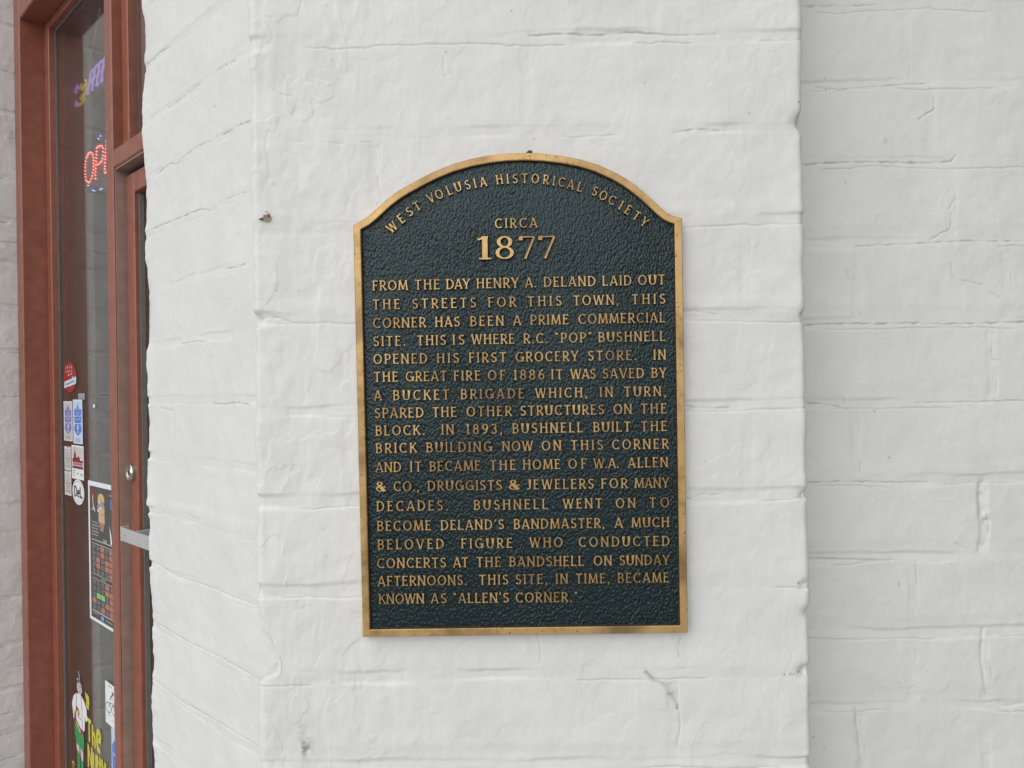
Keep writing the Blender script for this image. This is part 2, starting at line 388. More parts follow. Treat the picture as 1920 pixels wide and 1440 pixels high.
def row(px, y0, y1, st): 
    s, za = sxy(px, y1); _, zb = sxy(px, y0); return (s, za, zb, st)
pj = [row(1000, 1107, 1268, .7), row(727, 1272, 1437, .5), row(1262, 1264, 1434, .8), row(700, 257, 428, .5), row(985, 73, 248, .5), row(1225, -100, 70, .4), row(652, 775, 938, .5),
      row(1395, 420, 590, .35), row(1400, 765, 930, .3), row(660, 600, 770, .35), row(1120, 255, 420, .3), row(760, 80, 250, .3), row(1450, 1270, 1435, .2)]
C = lambda *p: [sxy(*q) for q in p]
pcr_ = [(C((990, 66), (1040, 63), (1110, 65), (1180, 60), (1255, 66), (1340, 64)), .0007, .0016, .5),
        (C((1210, 1262), (1222, 1274), (1240, 1282), (1252, 1296), (1260, 1310), (1268, 1328)), .0016, .0012, .55),
        (C((1272, 1195), (1268, 1222), (1270, 1232)), .0005, .0008, .5),
        (C((482, 1140), (487, 1178), (500, 1212), (516, 1240), (522, 1258)), .0007, .0012, .2),
        (C((480, 604), (490, 597), (505, 594), (522, 597), (540, 604)), .001, .0014, .05),
        (C((700, 395), (704, 380)), .0006, .0008, .5),
        (C((480, 150), (500, 165), (520, 175), (545, 183), (550, 195)), .0008, .0007, .05),
        (C((830, 105), (828, 130), (833, 145), (848, 142)), .0007, .0007, .05),
        (C((1240, 590), (1300, 583), (1340, 590)), .0006, .0007, .1), (C((1285, 762), (1330, 766), (1365, 764)), .0007, .0013, .35),
        (C((1285, 936), (1320, 926), (1360, 930)), .0007, .0014, .3), (C((1260, 250), (1300, 243), (1345, 246)), .0007, .0014, .3)]
def G(px, py, rx, ry, g): s, z = sxy(px, py); k = YF / F; return (s, z, rx * k, ry * k, g)
pg = [G(569, 1402, 14, 20, .75), G(563, 1368, 10, 10, .4), G(1235, 1284, 12, 6, .5), G(1255, 1300, 8, 8, .55), G(1258, 1318, 4, 12, .5), G(1267, 1327, 2, 2, .95),
      G(1495, 191, 2, 2, .95), G(1400, 213, 1.6, 1.6, .7), G(1478, 1263, 2, 2, .8), G(1484, 1264, 1.5, 1.5, .8), G(1495, 1261, 2, 2, .9), G(1467, 1265, 2, 1.4, .8),
      G(1502, 1084, 1.6, 1.6, .8), G(1494, 1093, 2, 2, .8), G(1515, 1306, 2, 1.8, .7), G(1265, 1316, 5, 6, .4), G(956, 20, 2, 2, .6), G(998, 260, 1.5, 1.5, .7),
      G(1206, 155, 1.5, 1.5, .6), G(833, 97, 2.5, 2, .5), G(515, 545, 1.6, 1.6, .55), G(484, 638, 1.5, 1.5, .5), G(558, 546, 1.4, 1.4, .45), G(610, 1042, 1.5, 1.5, .5),
      G(1267, 1322, 3, 3, .5), G(553, 1127, 2.2, 1.6, .4), G(392, 40, 4, 3, .5), G(1292, 575, 14, 6, .12), G(1295, 715, 9, 14, .12), G(620, 113, 1.5, 1.5, .4)]
for sd_ in range(28):
    rr = random.Random(sd_ + 90); pg.append(G(rr.uniform(480, 1500), rr.uniform(0, 1440), rr.uniform(.9, 1.5), rr.uniform(.9, 1.5), rr.uniform(.15, .45)))
def ph(S, Z):
    edge = np.exp(-((S - pc[0]) / .012) ** 2) + np.exp(-((S - pc[1]) / .014) ** 2)
    left = sstep(pc[0] + .20, pc[0] + .02, S)
    h, gr = brick_height(S, Z, plines, pj, 3, .0013, .0014, 1.0, pcr_, edge, pg, .5, .55)
    h += left * .00060 * fbm(S, Z * .45, .014, 3, 77) + left * .0004 * sstep(.05, .10, fbm(S, Z * .6, .03, 4, 41))
    # chipped arris at the lower left, and a notch in the right-hand arris
    for (px, py, r, dep) in ((478, 600, 10, .004), (1503, 228, 15, .006), (1508, 1260, 12, .005), (1506, 1098, 9, .003), (1512, 1150, 12, .003), (1506, 930, 8, .003), (478, 1110, 8, .003), (1507, 592, 9, .003)):
        a, z = sxy(px, py); k = YF / F
        h -= dep * np.exp(-((S - a) / (r * k * 1.1)) ** 2 - ((Z - z) / (r * k)) ** 2)
    h += .0012 * edge * fbm(S * 0 + 3.1, Z, .035, 2, 15)
    return h, gr
sv = np.unique(np.concatenate([np.linspace(0, pc[0] - .02, 24), np.arange(pc[0] - .02, pc[1] + .02, .0008), np.linspace(pc[1] + .02, pL, 40)]))
zv = grid(ZA, ZB, .0008, ZLO, ZHI, .008)
cz = [on_y(500, y, YF).z for y in (1150, 1185, 1215, 1240, 1262, 1272, 1284)]
def chip(x, z):
    g_ = np.interp(z, cz[::-1], [0, .004, .0150, .0165, .009, .0035, 0])
    g_ = g_ + .0012 * vn(z / .006, z * 0 + 2.2, 5) * (g_ > .002)
    return g_ * np.clip(1 - (x - xL) / .022, 0, 1)
pil = wall_sheet('pilaster', sv, pf, zv, ph, M['white'], bld, chip); pil['label'] = 'projecting white painted brick pilaster behind the plaque'

# ---- recessed wall on the right
rxy = lambda px, py: (on_y(px, py, YR).x, on_y(px, py, YR).z)
RY = [(12, 9), (160, 155), (307, 303), (457, 452), (608, 605), (756, 752), (902, 898), (1046, 1040), (1188, 1184), (1325, 1322)]
rl = []
for a, b in RY:
    A_ = rxy(1560, a); Bq = rxy(1880, b); rl.append((A_[0], A_[1], Bq[0], Bq[1]))
for k in range(1, 17): rl.append((rl[0][0], rl[0][1] + pit * k, rl[0][2], rl[0][3] + pit * k)); rl.append((rl[9][0], rl[9][1] - .072 * k, rl[9][2], rl[9][3] - .072 * k))
def rrow(px, y0, y1, st): s, za = rxy(px, y1); _, zb = rxy(px, y0); return (s, za, zb, st)
rj = [rrow(1860, 608, 755, .6), rrow(1604, 755, 902, .8), rrow(1845, 902, 1045, 1.4), rrow(1606, 457, 608, .6), rrow(1888, 457, 608, .5), rrow(1713, 1045, 1188, .9), rrow(1710, 1188, 1325, .5), rrow(1850, 1188, 1325, .7),
      rrow(1616, 1325, 1470, 1.2), rrow(1785, 307, 457, .5), rrow(1745, 158, 307, .5), rrow(1700, 12, 158, .4), rrow(1850, 1325, 1470, .4)]
for k in range(14):
    for j in range(7): rj.append((xR + .28 + .215 * j + (.1 if k % 2 else 0), rl[0][1] - pit * (k + 1) - .25 + .3, rl[0][1] - pit * k - .25 + .3, .5))
RC = lambda *p: [rxy(*q) for q in p]
rcr = [(RC((1505, 310), (1560, 306), (1620, 304), (1680, 305), (1745, 305), (1783, 303), (1792, 292)), .0008, .0019, .42),
       (RC((1505, 610), (1580, 607), (1640, 608), (1700, 606), (1780, 608), (1860, 606), (1925, 603)), .0008, .0019, .42),
       (RC((1503, 755), (1540, 757), (1570, 762), (1592, 767)), .0007, .0016, .45), (RC((1720, 755), (1800, 754), (1925, 751)), .0007, .0015, .35),
       (RC((1605, 462), (1660, 459), (1730, 456), (1770, 454), (1800, 452), (1920, 453)), .0007, .0014, .35), (RC((1740, 455), (1760, 440), (1783, 430), (1784, 400)), .0006, .0010, .25),
       (RC((1780, 392), (1788, 378), (1792, 372)), .0008, .0014, .5), (RC((1723, 224), (1738, 213), (1752, 205)), .0008, .0012, .35), (RC((1752, 205), (1752, 185), (1742, 165)), .0006, .0008, .15),
       (RC((1505, 905), (1580, 903), (1680, 905), (1740, 904)), .0007, .0015, .35), (RC((1505, 1048), (1580, 1049), (1670, 1051)), .0009, .0018, .35), (RC((1790, 1018), (1815, 1030), (1835, 1033)), .0007, .0012, .35),
       (RC((1783, 490), (1786, 520), (1810, 527), (1840, 534)), .0006, .001, .3), (RC((1850, 545), (1875, 558)), .0006, .001, .25), (RC((1860, 650), (1862, 675), (1872, 676)), .0006, .001, .25),
       (RC((1505, 13), (1560, 12), (1605, 12), (1640, 10)), .0007, .0015, .35), (RC((1530, 162), (1575, 168), (1620, 163), (1680, 159), (1735, 157)), .0007, .0014, .3),
       (RC((1685, 1280), (1690, 1290), (1705, 1292), (1715, 1285), (1725, 1303)), .0006, .001, .3), (RC((1845, 1180), (1840, 1240), (1850, 1300), (1880, 1325), (1915, 1320)), .0016, .0012, .05),
       (RC((1605, 1330), (1612, 1390), (1616, 1440)), .0011, .0016, .12), (RC((1842, 905), (1838, 930), (1843, 965), (1850, 975)), .0035, .0030, .12)]
def RG(px, py, rx, ry, g): s, z = rxy(px, py); k = YR / F; return (s, z, rx * k, ry * k, g)
rg = [RG(1575, 750, 14, 12, .22), RG(1595, 510, 12, 16, .16), RG(1530, 1047, 24, 3, .3), RG(1549, 168, 1.6, 3, .7), RG(1660, 265, 3, 6, .35), RG(1840, 1018, 6, 3, .2), RG(1585, 342, 1.4, 1.4, .6), RG(1548, 146, 2, 2, .4), RG(1669, 145, 3, 1.6, .5),
      RG(1685, 1095, 2, 6, .35), RG(1583, 1125, 3, 9, .25), RG(1611, 1382, 12, 8, .2), RG(1525, 1382, 2, 2, .5), RG(1545, 1404, 1.5, 1.5, .5), RG(1640, 770, 2, 4, .35), RG(1668, 858, 2.4, 2.4, .5), RG(1643, 630, 3, 5, .2)]
for sd_ in range(14):
    rr = random.Random(sd_ + 290); rg.append(RG(rr.uniform(1515, 1920), rr.uniform(0, 1440), rr.uniform(.9, 1.6), rr.uniform(.9, 1.6), rr.uniform(.15, .45)))
rf, rLn, _ = path_from([(xR - .05, YR), (xR + 1.8, YR)], [])
def rh(S, Z):
    return brick_height(S + xR - .05, Z, rl, rj, 21, .0011, .0012, 1.0, rcr, None, rg, .45, .6)
svr = grid(0.03, .30, .0008, 0, rLn, .006)
rw = wall_sheet('wall', svr, rf, grid(ZA, ZB, .0008, ZLO, ZHI, .008), rh, M['white'], bld); rw['label'] = 'recessed white painted brick wall to the right of the pilaster'

# ---- angled wall on the left, ending at the shop doorway
QE = on_d(275.5, 720, DW)[0]
lf_pts = [tuple(QD(.682, DW, 0)[:2]), tuple(QD(QE, DW, 0)[:2]), tuple(QD(QE, DW + .16, 0)[:2])]
lf, lL, lc = path_from(lf_pts[::-1], [.006])      # travelled from inside the doorway outwards so the normal faces the street
LZ = [on_d(475, y, DW)[1] for y in (225, 358, 490, 620, 748, 877, 1003, 1133, 1272, 1407)]
zz = [LZ[0] + pit * k for k in range(1, 15)][::-1] + LZ + [LZ[-1] - pit * k for k in range(1, 15)]
s_of_q = lambda q: lc[0] + (QE - q)
lln = [(0, z, 1, z) for z in zz]
def lrow(px, y0, y1, st): q, za = on_d(px, y1, DW); _, zb = on_d(px, y0, DW); return (s_of_q(q), za, zb, st)
lj = [lrow(325, 757, 845, .7), lrow(400, 884, 975, .8), lrow(402, 1185, 1220, .8), lrow(395, 640, 720, .4), lrow(345, 1310, 1390, .5), lrow(420, 1300, 1335, .6), lrow(388, 155, 240, .4), lrow(330, 470, 560, .3), lrow(400, 40, 80, .4), lrow(440, 470, 600, .3), lrow(330, 870, 960, .3)]
LC = lambda *p: [(s_of_q(on_d(x, y, DW)[0]), on_d(x, y, DW)[1]) for x, y in p]
lcr = [(LC((273, 122), (300, 98), (318, 86)), .0008, .0016, .4), (LC((315, 202), (350, 175), (378, 154)), .0008, .0018, .45), (LC((396, 140), (420, 124), (440, 113)), .0008, .0014, .3),
       (LC((417, 253), (445, 238), (468, 228)), .0009, .002, .4), (LC((292, 327), (318, 308), (333, 308), (345, 295), (370, 275), (398, 265)), .0008, .0014, .3),
       (LC((285, 430), (330, 412), (375, 393), (393, 395)), .0009, .0018, .4), (LC((410, 380), (440, 368), (460, 362)), .0008, .001, .15), (LC((320, 535), (350, 518), (373, 511)), .0008, .001, .15), (LC((420, 505), (450, 499), (468, 492)), .0009, .0016, .35),
       (LC((340, 645), (365, 641), (385, 641)), .0008, .0012, .3), (LC((395, 757), (420, 758), (440, 755), (465, 759)), .0009, .0018, .45), (LC((290, 1055), (330, 1080), (400, 1103), (475, 1135)), .0011, .0013, .06),
       (LC((290, 1165), (345, 1200), (420, 1235), (490, 1278)), .0011, .0013, .08), (LC((290, 1275), (350, 1322), (420, 1360), (490, 1405)), .0012, .0014, .08), (LC((300, 765), (320, 770), (328, 785)), .0012, .0012, .2)]
def LG(px, py, rx, ry, g): q, z = on_d(px, py, DW); k = .95 / F; return (s_of_q(q), z, rx * k * 1.6, ry * k, g)
lg = [LG(390, 42, 5, 3, .55), LG(377, 163, 2, 2, .5), LG(402, 200, 1.4, 3, .5), LG(310, 70, 1.3, 1.3, .6), LG(377, 105, 1.4, 1.4, .5), LG(468, 213, 2, 2, .4), LG(432, 562, 5, 4, .35), LG(398, 645, 4, 4, .4), LG(360, 1132, 2, 5, .35), LG(418, 1303, 2, 5, .35), LG(403, 862, 1.5, 1.5, .5), LG(396, 892, 4, 3, .3)]
def lh(S, Z):
    edge = np.exp(-((S - lc[0]) / .016) ** 2)
    h, gr = brick_height(S, Z, lln, lj, 47, .0007, .0013, .9, lcr, edge * 2.6, lg, .3, .22)
    h += .0038 * edge * fbm(S * 0 + 9.1, Z, .05, 4, 53)
    return h, gr
svl = np.unique(np.concatenate([np.linspace(0, lc[0] - .025, 20), np.arange(lc[0] - .025, s_of_q(on_d(530, 720, DW)[0]), .0009), np.linspace(s_of_q(on_d(530, 720, DW)[0]), lL, 40)]))
lw = wall_sheet('wall', svl, lf, grid(ZC - .6, ZC + .6, .0009, ZLO, ZHI, .01), lh, M['white'], bld); lw['label'] = 'angled white painted brick wall between the pilaster and the shop doorway'

# ---- brick pier on the far side of the window, its return facing the doorway
QP = on_d(35, 720, DF)[0]
ff, fL, fc = path_from([tuple(QD(QP + .5, .12, 0)[:2]), tuple(QD(QP, .12, 0)[:2]), tuple(QD(QP, DF + .16, 0)[:2])], [.008])
fy = [32, 118, 202, 245, 327, 409, 455, 490, 574, 657, 740, 783, 862, 943, 995, 1115, 1200, 1240, 1280, 1319, 1357, 1400]
fz = [on_d(15, y, DF - .02)[1] for y in fy]
fz = [fz[0] + .09 * k for k in range(1, 9)][::-1] + fz + [fz[-1] - .09 * k for k in range(1, 9)]
def fh(S, Z):
    return brick_height(S, Z, [(0, z, 1, z) for z in fz], [], 63, .0018, .0018, 1.4, (), np.exp(-((S - fc[0]) / .014) ** 2), (), 1.2)
svf = np.unique(np.concatenate([np.linspace(0, fc[0] - .03, 30), np.arange(fc[0] - .03, fL, .002)]))
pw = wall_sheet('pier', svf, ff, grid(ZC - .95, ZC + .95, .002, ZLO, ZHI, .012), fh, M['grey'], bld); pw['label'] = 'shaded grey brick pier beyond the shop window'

# ---- joinery of the shopfront (q falls towards the right of the photo)
ZT = ZC + .83; ZS = 0.25; ZTOP = 3.0
q45 = on_d(45, 720, DF)[0]; QM1 = on_d(205.5, 720, DF)[0]; QM0 = on_d(217.5, 720, DF)[0]
d92 = .4871; q100 = 1.9266
win = empty('shop_window', QD(1.66, DF, 0), parent=bld)
mb = MB()
qbox(mb, q45, QP - .0005, DF, DG + .012, 0.0, ZTOP, .002)                       # far jamb
qbox(mb, q100, q45 - .0003, d92, DG + .0119, ZS, ZTOP, .0015)                    # stop
hz = on_d(33, 37, DF)[1]; hz2 = on_d(92, 50, d92)[1] 
qbox(mb, QM1 + .0004, q45 - .0006, DF + .0012, DG + .0121, hz, ZTOP, .002)        # head
qbox(mb, QM1 + .0008, q100 - .0006, d92 + .0008, DG + .0118, hz2, hz - .0004, .0015)
qbox(mb, QM1 + .0008, q100 - .0006, d92 - .004, DG + .049, 0.02, ZS, .003)      # bulkhead under the glass
mb.build('frame', M['brown'], win)
mb = MB(); qbox(mb, q100 - .0032, q100 - .0004, DG - .0035, DG - .0003, ZS, hz2); qbox(mb, QM0, q100 - .0036, DG - .0034, DG - .0004, hz2 - .004, hz2 - .0006)
mb.build('putty', M['gasket'], win)
mb = MB(); qbox(mb, QM0 + .004, q100 - .001, DG, DG + .002, ZS - .01, hz2 + .01); mb.build('pane', M['glass'], win)
mb = MB(); qbox(mb, QM0, QM1, DF - .0008, DG + .03, 0.0, ZTOP, .0022); mb.build('mullion', M['brown'], win)

# transom bar and light above the door
dr = empty('door', QD(.9, .456, 0), parent=bld)
zb1 = on_d(217, 277, DF)[1]; zb0 = on_d(217, 312, DF)[1]
QH = .72                                                      # hinge side, behind the angled wall
tr = empty('transom_light', QD(.9, DF, zb1), parent=bld)
mb = MB(); qbox(mb, QH, QM0 - .0003, DF, DG + .06, zb0, zb1, .002); mb.build('transom_bar', M['brown'], tr)
dt = .4543
mb = MB()
q240 = on_d(240.5, 180, dt)[0]
qbox(mb, q240, QM0 - .0004, dt, DG + .05, zb1 + .0003, ZTOP, .0012)
dt2 = .463
mb.build('stop', M['brown'], tr)
mb = MB(); qbox(mb, QH, q240 - .0003, dt2, dt2 + .005, zb1, ZTOP); mb.build('pane', M['glass'], tr)
# worn return and soffit of the door frame
DD = .4565
mb = MB()
qbox(mb, QM0 - .0022, QM0 - .0004, DF + .003, DD + .01, 0.0, zb0 - .0004)
qbox(mb, QH, QM0 - .0026, DF + .003, DD + .01, zb0 - .0026, zb0 - .0004)
mb.build('door_frame_lining', M['taupe'], dr)
# door: stile, top rail, glass
QS1 = QM0 - .0065; QS0 = QS1 - .038
ztr = zb0 - .012; zrail = on_d(252, 360, DD)[1]
mb = MB()
qbox(mb, QS1 - .0135, QS1, DD, DD + .04, .01, ztr, .0015)
qbox(mb, QS0, QS1 - .0150, DD - .0012, DD + .04, .01, ztr, .0015)
mb.build('stile', M['brown'], dr)
mb = MB(); qbox(mb, QS1 - .016, QS1 - .012, DD + .003, DD + .02, .01, ztr - .001)
qbox(mb, QM0 - .0064, QM0 - .003, DD + .006, DD + .03, .01, ztr); mb.build('gap', M['dark'], dr)
for za_, zb_ in ((zrail, ztr), (.012, .3)):
    mb = MB(); qbox(mb, QH + .04, QS0 - .0004, DD - .0008, DD + .04, za_, zb_, .0015); mb.build('rail', M['brown'], dr)
mb = MB(); qbox(mb, QH + .03, QS0 + .004, DD + .014, DD + .019, .28, zrail + .01); mb.build('pane', M['glass'], dr)
mb = MB(); qbox(mb, QS0 - .0045, QS0 - .0005, DD + .006, DD + .0135, .3, zrail); mb.build('bead', M['gasket'], dr)
# lock cylinder
def disc(mb, q, z, d0, d1, r, mi=0, n=28, dome=0.0):
    vs = [QD(q + r * math.cos(2 * math.pi * k / n), d1, z + r * math.sin(2 * math.pi * k / n)) for k in range(n)]
    vs += [QD(q + r * math.cos(2 * math.pi * k / n), d0 + .001, z + r * math.sin(2 * math.pi * k / n)) for k in range(n)]
    vs += [QD(q + (r - .001) * math.cos(2 * math.pi * k / n), d0, z + (r - .001) * math.sin(2 * math.pi * k / n)) for k in range(n)]
    fs = []
    for a in (0, n):
        fs += [(a + k, a + (k + 1) % n, a + n + (k + 1) % n, a + n + k) for k in range(n)]
    fs.append(tuple(2 * n + k for k in range(n))); mb.add(vs, fs, mi)
ql, zl = on_d(241.5, 886, DD - .008)
lk = MB()
n = 32; ro, ri = .0142, .0108
vs = []; fs = []
for (r, d) in ((ro, DD), (ro, DD - .007), (ro - .0012, DD - .0085), (ri, DD - .0078), (ri - .0008, DD - .0062)):
    vs += [QD(ql + r * math.cos(2 * math.pi * k / n), d, zl + r * math.sin(2 * math.pi * k / n)) for k in range(n)]
for a in range(4): fs += [(a * n + k, a * n + (k + 1) % n, (a + 1) * n + (k + 1) % n, (a + 1) * n + k) for k in range(n)]
fs.append(tuple(4 * n + k for k in range(n)))
lk.add(vs, fs, 0); disc(lk, ql, zl, DD - .0078, DD - .005, .0072, 0)
qbox(lk, ql - .0006, ql + .0006, DD - .0082, DD - .0079, zl - .004, zl + .004, 0, 1)
lk.build('lock', [M['steel'], M['dark']], dr)
# aluminium push bar
db = .412
qb, _ = on_d(224.5, 1003, db)
zt = on_d(232, 991, db)[1]; zbm = on_d(232, 1016, db)[1]
mb = MB()
qbox(mb, QH + .03, qb - .004, db, db + .0035, zbm, zt, .0009)
qbox(mb, qb - .0042, qb + .0005, db + .0008, db + .012, zbm - .0012, zt + .0012, .0012)
qbox(mb, qb - .020, qb - .006, db + .0036, DD - .001, zbm + .003, zt - .008, .001)
qbox(mb, QH + .03, QH + .045, db + .0036, DD - .001, zbm + .003, zt - .008, .001)
hd = mb.build('push_bar', M['alu'], dr)
mb = MB(); disc(mb, qb - .021, (zt + zbm) / 2, db - .0004, db + .001, .0016); mb.build('screw', M['dark'], hd)

# ---- dark room behind the glass
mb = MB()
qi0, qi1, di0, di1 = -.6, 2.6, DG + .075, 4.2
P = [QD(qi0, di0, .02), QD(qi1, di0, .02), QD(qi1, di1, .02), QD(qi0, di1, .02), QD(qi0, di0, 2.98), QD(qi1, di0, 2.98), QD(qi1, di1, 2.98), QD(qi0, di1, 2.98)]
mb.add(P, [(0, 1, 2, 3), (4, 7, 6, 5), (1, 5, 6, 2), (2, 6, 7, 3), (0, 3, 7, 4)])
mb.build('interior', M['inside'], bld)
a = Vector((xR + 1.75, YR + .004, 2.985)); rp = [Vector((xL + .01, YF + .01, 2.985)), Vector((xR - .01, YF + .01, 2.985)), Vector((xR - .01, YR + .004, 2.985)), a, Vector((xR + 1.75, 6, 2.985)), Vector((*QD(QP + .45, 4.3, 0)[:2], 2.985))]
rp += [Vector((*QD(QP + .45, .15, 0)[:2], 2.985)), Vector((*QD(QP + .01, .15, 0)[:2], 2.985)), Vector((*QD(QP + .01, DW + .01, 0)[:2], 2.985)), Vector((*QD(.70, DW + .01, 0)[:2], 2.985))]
obj('light_block_roof', rp, [tuple(range(len(rp)))], M['inside'], bld)  # unseen cover added to keep sky light out of the wall cavity

# ================================================================== STROKE LETTERING
def Ln(*p): return ('p', [tuple(p[i:i + 2]) for i in range(0, len(p), 2)])
def Ar(cx, cy, rx, ry, a0, a1, n=None):
    n = n or max(6, int(abs(a1 - a0) / 20)); return ('c', [(cx + rx * math.cos(math.radians(a0 + (a1 - a0) * k / n)), cy + ry * math.sin(math.radians(a0 + (a1 - a0) * k / n))) for k in range(n + 1)])
def Jo(*parts):
    p = []
    for q in parts: p += q[1] if not p else (q[1][1:] if math.dist(p[-1], q[1][0]) < .02 else q[1])
    return ('c', p)
ST = Ln(.1, 0, .1, 1)
GL = {
 'A': (.76, [Ln(.36, .98, .05, 0), Ln(.38, .98, .70, 0), Ln(.17, .30, .58, .30)]),
 'B': (.62, [ST, Jo(Ln(.1, .955, .3, .955), Ar(.3, .745, .21, .21, 90, -90), Ln(.3, .535, .1, .535)), Jo(Ln(.3, .535, .3, .535), Ar(.3, .29, .26, .245, 90, -90), Ln(.3, .045, .1, .045))]),
 'C': (.74, [Ar(.43, .5, .36, .455, 48, 312)]),
 'D': (.76, [ST, Jo(Ln(.1, .955, .3, .955), Ar(.3, .5, .38, .455, 90, -90), Ln(.3, .045, .1, .045))]),
 'E': (.56, [ST, Ln(.1, .95, .52, .95), Ln(.1, .55, .42, .55), Ln(.1, .05, .54, .05)]),
 'F': (.52, [ST, Ln(.1, .95, .52, .95), Ln(.1, .52, .42, .52)]),
 'G': (.82, [Ar(.43, .5, .36, .455, 50, 330), Ln(.50, .44, .84, .44), Ln(.74, .44, .74, .06)]),
 'H': (.74, [ST, Ln(.64, 0, .64, 1), Ln(.1, .56, .64, .56)]),
 'I': (.2, [ST]),
 'J': (.42, [Jo(Ln(.31, 1, .31, .24), Ar(.15, .22, .16, .18, 0, -130))]),
 'K': (.68, [ST, Ln(.12, .45, .60, .98), Ln(.26, .60, .66, 0)]),
 'L': (.54, [ST, Ln(.1, .05, .54, .05)]),
 'M': (.92, [Ln(.07, 0, .15, .98), Ln(.15, .98, .46, .08), Ln(.46, .08, .77, .98), Ln(.77, .98, .85, 0)]),
 'N': (.76, [Ln(.09, 0, .09, 1), Ln(.09, .97, .66, .03), Ln(.66, 0, .66, 1)]),
 'O': (.86, [Ar(.43, .5, .36, .455, 0, 360)]),
 'P': (.58, [ST, Jo(Ln(.1, .955, .3, .955), Ar(.3, .70, .24, .255, 90, -90), Ln(.3, .445, .1, .445))]),
 'R': (.64, [ST, Jo(Ln(.1, .955, .3, .955), Ar(.3, .715, .23, .24, 90, -90), Ln(.3, .475, .1, .475)), Ln(.27, .48, .62, 0)]),
 'S': (.56, [Jo(Ar(.285, .735, .20, .215, 35, 250, 9), Ar(.275, .275, .21, .23, 72, -150, 10))]),
 'T': (.64, [Ln(.32, 0, .32, .95), Ln(.02, .95, .62, .95)]),
 'U': (.74, [Jo(Ln(.1, 1, .1, .33), Ar(.37, .33, .27, .285, 180, 360), Ln(.64, .33, .64, 1))]),
 'V': (.76, [Ln(.05, 1, .37, .02), Ln(.38, .02, .71, 1)]),
 'W': (1.06, [Ln(.05, 1, .29, .02), Ln(.30, .02, .53, .96), Ln(.53, .96, .77, .02), Ln(.78, .02, 1.01, 1)]),
 'Y': (.70, [Ln(.04, 1, .35, .45), Ln(.66, 1, .35, .45), Ln(.35, .47, .35, 0)]),
 '1': (.34, [Ln(.2, 0, .2, 1), Ln(.04, .86, .2, .96), Ln(.06, .04, .34, .04)]),
 '8': (.60, [Ar(.3, .745, .19, .215, 0, 360), Ar(.3, .275, .235, .24, 0, 360)]),
 '7': (.56, [Ln(.02, .94, .53, .94), Ln(.52, .92, .2, 0), Ln(.05, .95, .05, .80)]),
 '6': (.60, [Ar(.3, .3, .22, .26, 0, 360), Jo(Ar(.52, .32, .44, .66, 178, 100, 7))]),
 '9': (.60, [Ar(.3, .7, .22, .26, 0, 360), Jo(Ar(.08, .68, .44, .66, -2, -80, 7))]),
 '3': (.54, [Jo(Ar(.25, .745, .19, .21, 150, -80, 9)), Jo(Ar(.25, .285, .22, .25, 80, -150, 10))]),
 '&': (.72, [Ar(.27, .77, .15, .18, 0, 360), Jo(Ln(.20, .62, .62, .02)), Ar(.28, .27, .23, .235, 100, 330), Ln(.44, .42, .68, .46)]),
 '.': (.2, [('d', [(.1, -.005), (.1, .135)])]), ',': (.22, [('d', [(.12, .12), (.06, -.14)])]),
 "'": (.2, [('d', [(.12, 1.02), (.07, .80)])]),
 '“': (.34, [('d', [(.06, 1.02), (.10, .82)]), ('d', [(.2, 1.02), (.24, .82)])]), '”': (.34, [('d', [(.14, 1.02), (.08, .82)]), ('d', [(.28, 1.02), (.22, .82)])]),
 'e': (.50, [Jo(Ln(.09, .36, .43, .36), Ar(.26, .34, .18, .30, 5, 310))]), 'h': (.52, [ST, Jo(Ar(.27, .42, .16, .22, 180, 0), Ln(.43, .42, .43, 0))]),
 'u': (.52, [Jo(Ln(.09, .66, .09, .24), Ar(.26, .24, .17, .2, 180, 360), Ln(.43, .24, .43, .66)), Ln(.43, .2, .43, 0)]),
 't': (.36, [Jo(Ln(.16, .9, .16, .2), Ar(.27, .2, .11, .16, 180, 290)), Ln(.02, .62, .32, .62)]), 'y': (.5, [Ln(.05, .66, .26, .04), Jo(Ln(.46, .66, .2, -.25), Ln(.2, -.25, .05, -.28))]),
}
def ribbon(kind, pts, thick, thin, flare):
    """centre line -> list of (left, right, half-width) offsets"""
    n = len(pts); out = []
    closed = n > 3 and math.dist(pts[0], pts[-1]) < 1e-6
    # resample straight strokes so that the ends can flare
    if kind in 'p':
        q = []
        for (a, b) in zip(pts[:-1], pts[1:]):
            l = math.dist(a, b); e = min(.16, l * .35)
            for t in (0, e * .45 / l, e / l, .5, 1 - e / l, 1 - e * .45 / l): q.append((a[0] + (b[0] - a[0]) * t, a[1] + (b[1] - a[1]) * t))
        q.append(pts[-1]); pts = q; n = len(pts)
    cum = [0]
    for a, b in zip(pts[:-1], pts[1:]): cum.append(cum[-1] + math.dist(a, b))
    for i, p in enumerate(pts):
        if closed: a = pts[i - 1] if i > 0 else pts[-2]; b = pts[i + 1] if i < n - 1 else pts[1]
        else: a = pts[max(i - 1, 0)]; b = pts[min(i + 1, n - 1)]
        dx, dy = b[0] - a[0], b[1] - a[1]; l = math.hypot(dx, dy) or 1; dx /= l; dy /= l
        steep = abs(dy) if kind != 'd' else 1
        wd = thin + (thick - thin) * steep ** 1.5
        if kind == 'p' and dx * dy > .1: wd = thin + (thick - thin) * .25
        if not closed and kind in 'pc':
            e = min(cum[i], cum[-1] - cum[i]); wd *= 1 + flare * max(0, 1 - e / .15) ** 1.5
        out.append((p, (-dy, dx), wd / 2))
    return out, closed
